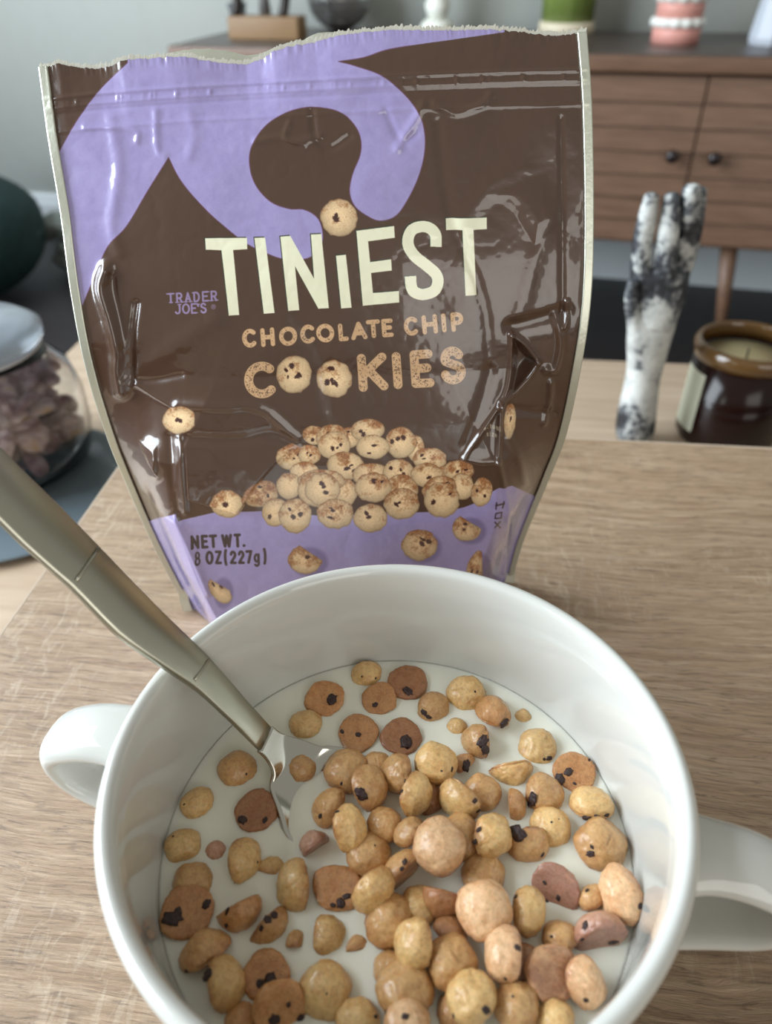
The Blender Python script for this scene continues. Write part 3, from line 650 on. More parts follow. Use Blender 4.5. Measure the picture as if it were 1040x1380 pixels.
crease([(243, 590), (246, 640), (250, 690)], .8*mm, 4); crease([(228, 590), (232, 640), (237, 690)], -.9*mm, 6)
crease([(199, 598), (212, 612), (212, 640)], 1.0*mm, 7)
crease([(237, 700), (258, 748), (280, 800)], .8*mm, 4)
# right crumple
crease([(689, 450), (706, 462), (725, 486)], 1.6*mm, 3); crease([(725, 486), (710, 510), (676, 542)], 1.5*mm, 3); crease([(689, 450), (688, 490), (684, 520), (675, 542)], 1.2*mm, 3)
facet([(690, 452), (688, 535), (724, 487)][::-1], -2.0*mm, 10)
facet([(690, 450), (724, 487), (688, 535)], -1.8*mm, 10)
crease([(675, 542), (673, 580), (671, 620)], 1.4*mm, 3); crease([(675, 542), (650, 580), (625, 616)], 1.2*mm, 3)
crease([(625, 618), (650, 622), (671, 620)], .8*mm, 4); facet([(628, 612), (672, 546), (668, 618)], -.6*mm, 8)
crease([(690, 440), (730, 430), (762, 420)], -1.4*mm, 10); crease([(735, 497), (748, 495), (755, 460), (748, 425)], 1.1*mm, 5)
crease([(763, 405), (764, 425), (760, 440)], 1.2*mm, 3); crease([(742, 515), (740, 540), (733, 570)], .9*mm, 4)
crease([(684, 550), (720, 556), (745, 556)], -.8*mm, 6); crease([(671, 620), (680, 660), (685, 690), (680, 770)], .8*mm, 4)
crease([(686, 590), (700, 620), (706, 650)], .8*mm, 6); crease([(660, 500), (650, 540), (628, 600)], -.6*mm, 8)
crease([(700, 230), (660, 250), (625, 300)], .4*mm, 14); crease([(755, 160), (757, 250), (758, 420)], -.5*mm, 4)
crease([(745, 290), (725, 340), (700, 420)], .5*mm, 12); crease([(590, 165), (596, 220), (610, 300), (650, 400), (662, 500)], -.4*mm, 8)
crease([(585, 140), (615, 152), (650, 140), (660, 128)], .5*mm, 5)
crease([(345, 190), (375, 185), (400, 190), (430, 185)], .5*mm, 5); crease([(420, 150), (425, 185), (445, 200), (470, 185)], -.5*mm, 5); crease([(390, 165), (385, 185), (410, 195)], .4*mm, 4)
crease([(535, 200), (560, 160), (570, 140)], .5*mm, 6); crease([(520, 150), (540, 190), (560, 180)], -.4*mm, 5)
crease([(400, 430), (430, 470), (450, 560)], -.4*mm, 12); crease([(150, 160), (160, 230), (150, 300), (160, 340)], .5*mm, 9); crease([(115, 170), (180, 175), (185, 190)], .4*mm, 4)
crease([(210, 150), (212, 200), (222, 210)], .4*mm, 5); crease([(255, 155), (262, 180), (255, 210)], .3*mm, 8)
def tilt(poly_, amp, soft=4):     # a facet that leans back towards its top
    global disp
    P_ = np.array(poly_, float); ins = np.zeros(PX.shape, bool); dd = np.full(PX.shape, 9e9)
    for i in range(len(P_)):
        a, b = P_[i-1], P_[i]; ins ^= ((a[1] > PY) != (b[1] > PY)) & (PX < (b[0]-a[0])*(PY-a[1])/(b[1]-a[1]+1e-9)+a[0]); dd = np.minimum(dd, segd(PX, PY, a, b))
    y0, y1 = P_[:, 1].min(), P_[:, 1].max(); disp += ins*np.clip(dd/soft, 0, 1)*amp*(PY-y0)/(y1-y0)
tilt([(246, 596), (300, 598), (362, 588), (400, 602), (372, 625), (345, 655), (322, 690), (252, 672)], 3.2*mm)
tilt([(183, 590), (212, 600), (213, 640), (200, 625)], 2.5*mm)
tilt([(700, 232), (748, 228), (757, 300), (720, 330), (690, 285), (652, 262)], 1.6*mm, 22)
# press-to-close strip
xs_ = np.array([60, 130, 250, 400, 560, 700, 800]); 
for off, amp, w in ((0, .45, 2.2), (13, .35, 2.0), (22, -.3, 2.0), (46, .25, 2.5)):
    yl = np.interp(PX, xs_, np.array([134, 126, 117, 109, 101, 96, 94])+off); disp += amp*mm*np.exp(-((PY-yl)/w)**2)
yl = np.interp(PX, xs_, np.array([134, 126, 117, 109, 101, 96, 94])+8)
tk = np.array([[noise.noise(Vector((x*.09, 0, 4)))] for x in np.arange(0, 900)]).ravel()
disp += .5*mm*np.exp(-((PY-yl)/4.0)**2)*np.interp(PX, np.arange(900), np.clip(tk*2, 0, 1))*np.abs(np.sin(PX*.35))
def fbm(sc, oct_, seed):
    out = np.zeros_like(PX); a_ = 1.
    for o_ in range(oct_): out += a_*(vn(PX*sc*2**o_+seed, PY*sc*2**o_+seed*2)-.5)*2; a_ *= .5
    return out
wr_ = fbm(.012, 2, 5)
disp += .35*mm*wr_ + .10*mm*np.abs(fbm(.035, 3, 9))**.8
edgef = np.clip((1-np.abs(Ug))/.05, 0, 1)
near = np.clip((Pf[..., 2]-TZ)/.01, 0, 1)
Pf[..., 1] -= disp*edgef*np.clip(near, .2, 1)
# rectified flat print: artwork resampled into panel (u, s) space
TWd, THt = 1500, 1600
PX0, PY0 = PX, PY
ju = np.linspace(0, NU-1, TWd); js = np.linspace(0, NV-1, THt)
def bil(A, yy, xx):
    y0 = np.clip(np.floor(yy).astype(int), 0, A.shape[0]-2); x0 = np.clip(np.floor(xx).astype(int), 0, A.shape[1]-2)
    fy = (yy-y0); fx = (xx-x0)
    if A.ndim == 3: fy = fy[..., None]; fx = fx[..., None]
    return (A[y0, x0]*(1-fx)+A[y0, x0+1]*fx)*(1-fy)+(A[y0+1, x0]*(1-fx)+A[y0+1, x0+1]*fx)*fy
JJ, II = np.meshgrid(ju, js)
tpx = bil(PX0, II, JJ); tpy = bil(PY0, II, JJ)
tex = bil(art, np.clip((tpy-AY0)*K, 0, AH-1.01), np.clip((tpx-AX0)*K, 0, AW-1.01))
del art, JJ, II, tpx, tpy
img = bpy.data.images.new('bag_print', TWd, THt, alpha=False)
buf = np.ones((THt, TWd, 4), np.float32); buf[..., :3] = np.clip(tex, 0, 255)/255
img.pixels.foreach_set(buf.ravel()); img.update(); img.pack()
del tex, buf
def sheet(name, P, c0, c1, m, parent, r0=0, r1=None, uv=False, step=1):
    r1 = NV if r1 is None else r1
    ci = np.arange(c0, c1, step); ri = np.arange(r0, r1, step)
    if ci[-1] != c1-1: ci = np.append(ci, c1-1)
    if ri[-1] != r1-1: ri = np.append(ri, r1-1)
    Q = P[np.ix_(ri, ci)]; nr, nc = Q.shape[:2]
    me = bpy.data.meshes.new(name); me.vertices.add(nr*nc); me.vertices.foreach_set('co', Q.reshape(-1).astype(np.float32))
    i = np.arange((nr-1)*(nc-1)); r = i//(nc-1); c = i % (nc-1); a_ = r*nc+c
    idx = np.stack([a_, a_+1, a_+nc+1, a_+nc], -1).reshape(-1).astype(np.int32); nf = len(a_)
    me.loops.add(nf*4); me.loops.foreach_set('vertex_index', idx); me.polygons.add(nf); me.polygons.foreach_set('loop_start', np.arange(nf, dtype=np.int32)*4)
    if uv:
        UVv = np.stack([(Ug[np.ix_(ri, ci)]+1)/2, Sg[np.ix_(ri, ci)]], -1).reshape(-1, 2)
        l = me.uv_layers.new(name='uv'); l.data.foreach_set('uv', UVv[idx].reshape(-1).astype(np.float32))
    me.update(); me.validate(); return link(name, me, m, parent)
M_PRINT = mat('printed_film', rough=.26, Coat_Weight=1.0, Coat_Roughness=.05); t = NT(M_PRINT)
tx_ = t.n('ShaderNodeTexImage'); tx_.image = img; tx_.interpolation = 'Cubic'; t.l(t.n('ShaderNodeUVMap').outputs[0], tx_.inputs[0])
t.col(tx_.outputs[0]); nn = t.noise(t.coord(), 900, 3, .6); t.bump(nn, .12, .0002)
M_FOIL = mat('silver_foil', lin4(214, 216, 200), .38, .65); t = NT(M_FOIL); nn = t.noise(t.coord(), 600, 3, .6); t.bump(nn, .3, .0004)
bag = empty('snack_bag', ((EL[0]+ER[0])/2).to_tuple(), 'torn open brown and purple cookie pouch standing behind the bowl', 'bag')
bo = np.array(bag.location)
cs = int(NU*.021)
Pf2 = Pf-bo; Pb2 = Pb-bo
sheet('front_panel', Pf2, cs-1, NU-cs+1, M_PRINT, bag, uv=True)
sheet('back_panel', Pb2, cs-1, NU-cs+1, M_FOIL, bag, step=4)
for (c0, c1) in ((0, cs), (NU-cs, NU)):
    o = sheet('side_seal', Pf2, c0, c1, M_FOIL, bag); o['label'] = 'pale silver heat-sealed edge'
    md = o.modifiers.new('thick', 'SOLIDIFY'); md.thickness = .0007; md.offset = -1 if False else 1
# tear notch on the right seal
# bottom gusset
gr_ = 12; G_ = np.zeros((gr_, NU//6+1, 3)); ci = np.linspace(0, NU-1, NU//6+1).astype(int)
for i in range(gr_):
    t_ = i/(gr_-1); G_[i] = Pf2[0, ci]*(1-t_)+Pb2[0, ci]*t_; G_[i, :, 2] += .02*math.sin(t_*math.pi)*np.clip(1-np.abs(ug[ci]), 0, 1)
nc_ = G_.shape[1]; fc = [(i*nc_+j, i*nc_+j+1, (i+1)*nc_+j+1, (i+1)*nc_+j) for i in range(gr_-1) for j in range(nc_-1)]
link('bottom_gusset', mesh('bottom_gusset', G_.reshape(-1, 3), fc), mat('purple_film', lin4(*PURP), .4), bag)
# torn white fringe along the front top
v = []; f = []
for k_ in range(0, NU, 1):
    p = Pf2[-1, k_]; h_ = .0005+.0011*abs(noise.noise(Vector((k_*.7, 0, 0))))+.0006*random.random()
    v += [tuple(p+np.array([0, .0002, -.0002])), tuple(p+np.array([0, .0003, h_])), tuple(p+np.array([0, .0008, h_*.6])), tuple(p+np.array([0, .0008, -.0002]))]
for k_ in range(NU-1):
    for q in range(3): f.append((k_*4+q, k_*4+4+q, k_*4+5+q, k_*4+1+q))
link('torn_edge', mesh('torn_edge', v, f), mat('torn_film', lin4(222, 222, 210), .6), bag, smooth=False)['label'] = 'ragged white torn edge'
# curled foil feet of the side seals
for (p_, sx) in ((EL[0], 1), (ER[0], -1)):
    q = Vector(p_)-Vector(bo)
    pts = [(q.x+sx*.001, q.y-.0005, q.z+.012), (q.x+sx*.0005, q.y-.0012, q.z+.006), (q.x+sx*.0012, q.y-.0022, q.z+.0008)]
    sec = [[(-.0016, -.0003), (.0022, -.0004), (.0022, .0004), (-.0016, .0003)]]*3
    link('seal_foot', sweep('seal_foot', pts, sec, [(0, -1, 0)]), M_FOIL, bag, smooth=False)

# ------------------------------------------------------------------ soup bowl
BC = Vector((.0013, .098, TZ+.0003)); hB = RIMZ-BC.z          # rim height over the foot
bowl = empty('soup_bowl', BC, 'white glazed ceramic soup bowl with two loop handles, full of milk', 'bowl', math.radians(-13.5))
R0 = .0648; mz = MILKZ-BC.z
prof_b = [(0, .004), (.030, .004), (.0315, .0), (.0345, 0), (.0352, .004), (.044, .008), (.0525, .017), (.0578, .030), (.0605, .045), (.0625, .060), (.0637, hB-.009), (.0648, hB-.004), (.0648, hB-.0017), (.0638, hB-.0003),
          (.0625, hB), (.0612, hB-.0009), (.0606, hB-.0028), (.0602, hB-.006), (.0599, hB-.010), (.0592, mz+.008), (.0583, mz), (.0545, .032), (.050, .021), (.042, .012), (.030, .0085), (0, .008)]
pb_ = smoothpts(prof_b, 4); pb_[0][0] = 0; pb_[-1][0] = 0; pb_ = [(max(0, r), max(0, z)) for r, z in pb_]
link('bowl_body', lathe('bowl_body', pb_, 128), M_CER, bowl)
def handle(sgn):
    zt, zb = hB-.0135, hB-.044
    pts = smoothpts([(.0605, 0, zt-.0015), (.070, 0, zt), (.080, 0, zt-.0015), (.0895, 0, zt-.007), (.0902, 0, zt-.014), (.085, 0, zt-.0215), (.073, 0, zt-.027), (.0575, 0, zb-.002)], 7)
    n = len(pts); sec = []; ups = []
    for i in range(n):
        q = i/(n-1); wd = .0086*(1+.28*math.exp(-(q/.10)**2)+.15*math.exp(-((1-q)/.12)**2)); tk_ = .0036
        sec.append([(wd*(abs(math.cos(a))**.75)*math.copysign(1, math.cos(a)), tk_*math.sin(a)-.0012*math.cos(a)**2) for a in np.linspace(0, 2*math.pi, 28, endpoint=False)])
        tq = Vector(pts[min(i+1, n-1)])-Vector(pts[max(i-1, 0)]); ups.append((-tq.z, 0, tq.x))
    pts = [(p[0]*sgn, 0, p[2]) for p in pts]; ups = [(u[0]*sgn, 0, u[2]) for u in ups]
    link('handle', sweep('handle', pts, sec, ups), M_CER, bowl)
handle(1); handle(-1)
# milk: solid body following the inside of the bowl, with a slight meniscus
inn = [(r-.0003, z) for r, z in pb_ if z > .008 and z < mz and r < .0566][-40:]
inn = sorted([(r, z) for (r, z) in pb_[len(pb_)//2:] if .0081 < z < mz-.001], key=lambda q: q[1])
mp_ = [(0, .0086)]+[(r-.0005, z+.0004) for r, z in inn]+[(.0585, mz+.0004), (.0578, mz+.0002), (.0562, mz), (.045, mz), (.03, mz), (0, mz)]
mk = link('milk', lathe('milk', mp_, 96), M_MILK, None, BC); tag(mk, 'white milk half filling the soup bowl around the floating cookies', 'milk')
# ------------------------------------------------------------------ spoon
P0 = atz(236, 884, RIMZ+.0022)        # on the rim
P1 = atz(372, 1008, MILKZ+.006)       # neck, just above the milk
dr = (P1-P0).normalized()
upn = Vector((0, 0, 1)); sd = dr.cross(upn).normalized(); un = sd.cross(dr).normalized()
def edge_px(path_px, d):  # point on the spoon plane (through P0, normal un) seen at a pixel
    r_ = ray(*path_px); return EYE+r_*((P0-EYE).dot(un)/r_.dot(un))
# centre line and half width read off the two edges of the handle
EA = [(0, 606), (60, 664), (130, 735), (200, 806), (256, 862), (300, 906), (340, 953), (368, 983)]     # upper edge
EB = [(0, 703), (50, 753), (98, 796), (150, 850), (212, 893), (254, 921), (305, 968), (345, 1008)]      # lower edge
tilt = -.10                                  # the handle rolls a little towards the viewer
cl = []; hw = []
for a_, b_ in zip(EA, EB):
    p, q = edge_px(a_, 0), edge_px(b_, 0); cl.append((p+q)/2); hw.append((p-q).cross(dr).length/2)
cl.insert(0, cl[0]+(cl[0]-cl[1])*.9); hw.insert(0, hw[0]*1.04)
NK = cl[-1]
# past the neck: crank down into the bowl of the spoon
sdir = (cR*.62-cU*.78)
def tipdir(): 
    v = atz(455, 1095, MILKZ-.006)-NK; return v.normalized()
td = tipdir()
path = [Vector(p) for p in smoothpts([list(p) for p in cl], 4)]
hws = np.interp(np.linspace(0, len(cl)-1, len(path)), range(len(cl)), hw)
def hsect(w, t_, step=0, pk=0.0):
    # flat back, flat face with narrow bevelled long edges; pk raises a centre line
    return [(-w, -t_*.4), (-w*.6, -t_), (w*.6, -t_), (w, -t_*.4), (w*.98, t_*.5), (w*.88, t_+step), (w*.02, t_+step+pk), (-w*.88, t_+step), (-w*.98, t_*.5)]
sec = []
for i, p in enumerate(path):
    x_ = project(np.array(p))[0]; th_ = float(np.interp(x_, [0, 250, 330, 356], [.0010, .0011, .0010, .00065]))
    st_ = .0 if x_ < 112 else (.0002 if x_ < 268 else .0)
    sec.append(hsect(hws[i], th_, st_, float(np.interp(x_, [100, 120, 265, 275, 350], [.0, .0003, .0003, .0009, .0004]))))
spoon = empty('soup_spoon', P0, 'stainless steel spoon leaning on the bowl rim with its tip in milk', 'spoon')
path2 = [p-P0 for p in path]
ho = link('handle', sweep('handle', path2, sec, [un]), M_STEEL, spoon)
# two fine cross ridges on the handle
for (a_, b_) in (((131, 739), (95, 789)), ((278, 889), (255, 921))):
    p, q = edge_px(a_, 0)-P0+un*.0016, edge_px(b_, 0)-P0+un*.0016; m_ = (p+q)/2; p = m_+(p-m_)*.86; q = m_+(q-m_)*.86
    pts = [p+(q-p)*k for k in (0, .25, .5, .75, 1)]
    pts = [x+un*(.0002*(1-abs(k-2)/2)) for k, x in enumerate(pts)]
    link('ridge', sweep('ridge', pts, [[(-.0006, -.0004), (.0006, -.0004), (.0002, .0003), (-.0002, .0003)]]*5, [un]), M_STEEL, spoon)
# spoon bowl: concave shell continuing the handle into the milk
cpts = [cl[-2], cl[-1], atz(386, 1022, MILKZ+.0034), atz(405, 1044, MILKZ+.0010), atz(430, 1070, MILKZ-.0019), atz(456, 1098, MILKZ-.0042), atz(478, 1136, MILKZ-.0085), atz(505, 1166, MILKZ-.0125)]
cc_ = smoothpts([list(p) for p in cpts], 10)[10:]
al = np.r_[0, np.cumsum(np.linalg.norm(np.diff(cc_, axis=0), axis=1))]; Lb = al[-1]
NC = 25; v = []; f = []; w0 = hws[-1]; NB = len(cc_)-1
for i in range(NB+1):
    t_ = al[i]/Lb
    wd = w0+(0.0148-w0)*sm(t_, .03, .56)
    if t_ > .58: wd *= math.sqrt(max(0, 1-((t_-.58)/.42)**2))
    wd = max(wd, .0004)
    tg = Vector(cc_[min(i+1, NB)])-Vector(cc_[max(i-1, 0)]); tg.normalize()
    sdv = tg.cross(Vector((0, 0, 1))).normalized(); uv_ = sdv.cross(tg).normalized(); dep = .0052*sm(t_, .1, .6)
    for k in range(NC):
        q = -1+2*k/(NC-1)
        v.append(Vector(cc_[i])-P0+sdv*(q*wd)+uv_*(dep*(q*q*.9+.1*q**4-.25))+Vector((0, 0, -.07*q*wd*sm(t_, 0, .3))))
for i in range(NB):
    for k in range(NC-1): f.append((i*NC+k, i*NC+k+1, (i+1)*NC+k+1, (i+1)*NC+k))
sb = link('spoon_bowl', mesh('spoon_bowl', v, f), mat('polished_steel', lin4(200, 196, 186), .13, 1), spoon)
md = sb.modifiers.new('thick', 'SOLIDIFY'); md.thickness = .0013; md.offset = 0
# ------------------------------------------------------------------ tiny cookies
def cookie_mesh(seed):
    """unit radius: domed top (+Z), nearly flat underside, cracked waist"""
    bm = bmesh.new(); bmesh.ops.create_icosphere(bm, subdivisions=5, radius=1)
    off = Vector((seed*7.3, seed*3.1, seed*1.7)); ax = random.Random(seed).uniform(0, 6.28)
    for v in bm.verts:
        c = v.co.copy(); r = math.hypot(c.x, c.y)
        z = c.z*.82 if c.z > 0 else -.17*max(0, 1-r**9)**.5*(1-.3*max(0, 1-r*r))
        el = 1+.05*math.cos(2*(math.atan2(c.y, c.x)-ax))
        p = Vector((c.x*el, c.y/el, z))
        n1 = noise.noise(c*1.3+off); n2 = noise.noise(c*4+off); n3 = noise.noise(c*11+off)
        d = .10*n1+.04*n2+.014*n3-.055*math.exp(-(noise.noise(c*1.15+off*1.7)/.035)**2)*max(0, noise.noise(c*1.2-off)+.12)*2
        if c.z < -.2: d += .04*noise.noise(c*6+off*2)     # rougher underside
        # crack where the dome meets the foot
        cr = math.exp(-((c.z+.06+.08*n1)/.05)**2)*max(0, noise.noise(Vector((c.x*2, c.y*2, 0))+off)+.1)
        d -= .16*cr
        v.co = p*(1+d)
    return bmmesh('tiny_cookie', bm)
CM = [cookie_mesh(i+1) for i in range(7)]
BV = []
for me in CM:
    me.shade_smooth(); bm = bmesh.new(); bm.from_mesh(me); BV.append(BVHTree.FromBMesh(bm)); bm.free()
def cookie_mat(name, top, mid, bottom):
    m = mat(name, rough=.36, Coat_Weight=.45, Coat_Roughness=.14, Subsurface_Weight=.12, Subsurface_Scale=.002); t = NT(m)
    c = t.n('ShaderNodeTexCoord'); oi = t.n('ShaderNodeObjectInfo')
    ad = t.n('ShaderNodeVectorMath'); ad.operation = 'ADD'; sc_ = t.n('ShaderNodeVectorMath'); sc_.operation = 'SCALE'
    cmb = t.n('ShaderNodeCombineXYZ'); 
    for i in range(3): t.l(t.math('MULTIPLY', oi.outputs['Random'], 13.+7*i), cmb.inputs[i])
    t.l(c.outputs['Object'], ad.inputs[0]); t.l(cmb.outputs[0], ad.inputs[1]); vec = ad.outputs[0]
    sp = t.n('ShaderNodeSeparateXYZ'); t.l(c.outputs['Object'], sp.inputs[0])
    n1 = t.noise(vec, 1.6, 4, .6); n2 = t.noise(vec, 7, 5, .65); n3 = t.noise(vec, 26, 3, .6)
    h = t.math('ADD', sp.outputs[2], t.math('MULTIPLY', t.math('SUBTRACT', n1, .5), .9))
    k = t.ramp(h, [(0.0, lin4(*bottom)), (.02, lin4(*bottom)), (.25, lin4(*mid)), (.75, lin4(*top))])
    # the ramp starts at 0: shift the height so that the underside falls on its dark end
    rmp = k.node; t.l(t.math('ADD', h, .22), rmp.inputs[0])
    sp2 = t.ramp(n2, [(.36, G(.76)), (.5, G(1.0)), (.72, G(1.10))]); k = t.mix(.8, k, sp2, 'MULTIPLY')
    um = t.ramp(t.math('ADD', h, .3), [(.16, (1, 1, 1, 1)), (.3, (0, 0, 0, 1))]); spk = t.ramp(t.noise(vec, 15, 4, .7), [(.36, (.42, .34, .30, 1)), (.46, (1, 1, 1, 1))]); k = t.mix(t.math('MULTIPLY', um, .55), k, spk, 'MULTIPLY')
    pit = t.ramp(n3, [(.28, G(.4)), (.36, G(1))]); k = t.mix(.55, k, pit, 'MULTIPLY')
    blot = t.ramp(t.noise(vec, 2.3, 3, .6, .5), [(.46, (1, 1, 1, 1)), (.62, (.84, .71, .60, 1))]); k = t.mix(.75, k, blot, 'MULTIPLY')
    vv = t.math('ADD', t.math('MULTIPLY', oi.outputs['Random'], .22), .89)
    cc = t.n('ShaderNodeCombineColor'); [t.l(vv, cc.inputs[i]) for i in range(3)]
    k = t.mix(1.0, k, cc.outputs[0], 'MULTIPLY'); t.col(k)
    t.bump(t.math('ADD', t.math('MULTIPLY', n2, .7), t.math('MULTIPLY', n3, .35)), .5, .0007)
    return m
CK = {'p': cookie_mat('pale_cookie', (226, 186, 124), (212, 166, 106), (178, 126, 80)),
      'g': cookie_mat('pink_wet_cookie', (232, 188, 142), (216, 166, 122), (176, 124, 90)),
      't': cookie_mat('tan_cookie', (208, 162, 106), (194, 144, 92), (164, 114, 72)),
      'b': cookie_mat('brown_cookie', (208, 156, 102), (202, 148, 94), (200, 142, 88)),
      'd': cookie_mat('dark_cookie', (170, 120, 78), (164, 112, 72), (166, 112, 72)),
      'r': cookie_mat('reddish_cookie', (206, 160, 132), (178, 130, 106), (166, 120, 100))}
def chip_mesh(seed):
    bm = bmesh.new(); bmesh.ops.create_icosphere(bm, subdivisions=3, radius=1)
    for v in bm.verts:
        c = v.co.copy(); v.co = Vector((c.x, c.y*.72, c.z*.30))*(1+.45*noise.noise(c*1.7+Vector((seed*5, 0, 0)))+.22*noise.noise(c*4.5+Vector((0, seed*5, 0))))
    return bmmesh('chocolate_chip', bm)
CH_ = [chip_mesh(i) for i in range(4)]
M_CHIP = mat('dark_chocolate', rough=.42); t = NT(M_CHIP); n_ = t.noise(t.coord(), 3, 4, .6)
t.col(t.ramp(n_, [(.35, lin4(34, 20, 18)), (.6, lin4(62, 38, 34)), (.75, lin4(96, 70, 68))])); t.bump(n_, .5, .0006)
for me in CH_: me.materials.append(M_CHIP); me.shade_smooth()
_cid = [0]
def cookie(x, y, wpx, tone, label, phi=90, e=80, lift=0.0, chips=(), sq=1.0, grp='tiny chocolate chip cookies in the bowl of milk', name='tiny_cookie'):
    """x, y: where its centre shows; phi: picture direction its dome leans to, e: 90 dome faces the viewer, -90 underside does"""
    i = _cid[0]; _cid[0] += 1
    float_ = e < -45 and lift < 1.5
    if float_: lift = max(.7, lift)
    elif lift < -1.9: lift += 1.3
    elif lift < 0: lift += .6
    if 18 < e <= 56 and tone in 'ptg' and sq < 1.01: e -= 12
    P = atz(x, y, MILKZ+lift*mm); kk = (P-EYE).dot(cF)/FPX; r = wpx*kk/2
    vd = (EYE-P).normalized(); a = math.radians(phi); ee = math.radians(e)
    imgd = cR*math.cos(a)+cU*math.sin(a); imgd = (imgd-vd*imgd.dot(vd)).normalized()
    ax = (imgd*math.cos(ee)+vd*math.sin(ee)).normalized()
    if float_: ax = (ax*.22+Vector((0, 0, -1))).normalized()
    q = ax.to_track_quat('Z', 'Y'); rot = q.to_matrix() @ Matrix.Rotation(i*2.399, 3, 'Z')
    key = (i % len(CM))
    me = CM[key] if not CM[key].materials else CM[key]
    mk_ = (key, tone)
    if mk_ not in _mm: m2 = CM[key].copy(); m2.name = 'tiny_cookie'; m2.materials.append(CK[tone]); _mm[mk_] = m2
    o = bpy.data.objects.new(name, _mm[mk_]); COL.objects.link(o)
    mw = Matrix.Translation(P) @ rot.to_4x4() @ Matrix.Diagonal((r, r*sq, r, 1)); o.matrix_world = mw
    tag(o, label, 'cookie', grp)
    inv = mw.inverted()
    for (cx, cy, cs_) in chips:
        d = ray(x+cx, y+cy).normalized(); o0 = inv @ EYE; d0 = (inv.to_3x3() @ d).normalized()
        h, nrm, _, _ = BV[key].ray_cast(o0, d0)
        if h is None: continue
        c_ = bpy.data.objects.new('chocolate_chip', CH_[(i+int(cs_)) % 4]); COL.objects.link(c_); c_.parent = o
        z = nrm.normalized(); qq = z.to_track_quat('Z', 'Y').to_matrix() @ Matrix.Rotation(i*1.3+cx, 3, 'Z'); s_ = 1.7*cs_/wpx
        c_.matrix_local = Matrix.Translation(h+z*.01*s_) @ qq.to_4x4() @ Matrix.Diagonal((s_, s_, s_, 1))
    return o
_mm = {}
C_ = cookie
# floating along the far side
C_(494, 912, 44, 'p', 'small pale cookie nearest the far milk edge', 90, 80, -1.5, [(-6, 0, 2), (12, 2, 2)])
C_(549, 920, 54, 'd', 'dark brown cookie underside up at the far milk edge', -90, -70, -1, [(1, 12, 9)])
C_(437, 942, 55, 'b', 'round brown cookie with one black chip below the far bowl wall', 60, -65, -1, [(10, 0, 10)])
C_(511, 942, 50, 'b', 'brown cookie half flooded by milk between two darker cookies', 60, -50, -3.4, [(-6, 8, 5)])
C_(412, 980, 46, 'p', 'pale round cookie floating right of the spoon neck', 90, 85, -1.6)
C_(583, 956, 48, 't', 'tan cookie with a cracked chip hole on its left', -20, 60, -1.2, [(-12, 4, 6), (-6, 10, 5)])
C_(628, 938, 55, 'p', 'smooth pale cookie at the far right milk edge', 90, 80, -1.2, [(12, -6, 2)])
C_(483, 988, 55, 'b', 'brown cookie with a tiny chip in its centre', 90, -72, -1, [(0, 2, 5), (-22, -2, 4)])
C_(541, 993, 54, 'd', 'dark brown cookie with a crumbly black chip low on it', 120, -65, -1, [(6, 8, 12)])
C_(615, 982, 30, 'p', 'small pale bit of cookie just breaking the milk surface', 90, 80, -2.4)
C_(663, 963, 62, 'b', 'cracked brown cookie lying on its side at the right back', 75, 22, .5, [(16, 12, 10)], .8)
C_(646, 1001, 58, 't', 'tan cookie with a big oval chip below the cracked one', 180, 35, 0, [(4, -2, 11), (8, 10, 9), (12, -22, 5)], .85)
C_(704, 969, 26, 'p', 'tiny drowned cookie bit at the right far milk edge', 90, 80, -2.6)
C_(723, 1008, 53, 'p', 'pale cookie with a small chip at its lower right edge', 80, 75, -1.2, [(17, 14, 5), (10, 15, 3)])
C_(688, 1037, 60, 'p', 'pale half moon cookie tipped forward, chip at its upper left', -75, 25, -1.2, [(-24, -12, 7)])
C_(774, 1040, 56, 'b', 'flat brown cookie with a long smeared chip at the right milk edge', 90, -62, -.8, [(-20, 9, 9), (-8, 0, 8), (0, 16, 3), (20, -16, 3)])
C_(733, 1071, 57, 't', 'tan cookie with a dark chip on its left, near the right wall', 10, 62, -.8, [(-15, 6, 10), (-20, 12, 6)])
C_(797, 1087, 63, 'p', 'pale cookie with a dark crack along its lower side', 88, 38, -.3, [(-6, 16, 8), (8, 17, 8), (20, 12, 6)], .95)
C_(741, 1116, 56, 'p', 'smooth pale cookie between chipped cookies at the right', 85, 80, -1, [(2, -8, 2), (12, -12, 1.5)])
C_(809, 1139, 72, 't', 'large glossy tan cookie with a chip at its centre left', 30, 62, .6, [(-14, 12, 7), (-12, 2, 4)])
C_(690, 1086, 46, 'b', 'small brown half cookie with a dark left side', 0, 5, -.4, [(-7, 2, 9), (-8, 14, 7)], .8)
C_(626, 1030, 34, 'b', 'cookie fragment holding one black chip behind the pale dome', 120, 20, -.6, [(2, 3, 8), (5, -2, 5)], .8)
C_(711, 1138, 58, 't', 'tan cookie with a large dark chip on its upper left', -60, 50, .4, [(-14, -16, 15), (20, 14, 4)])
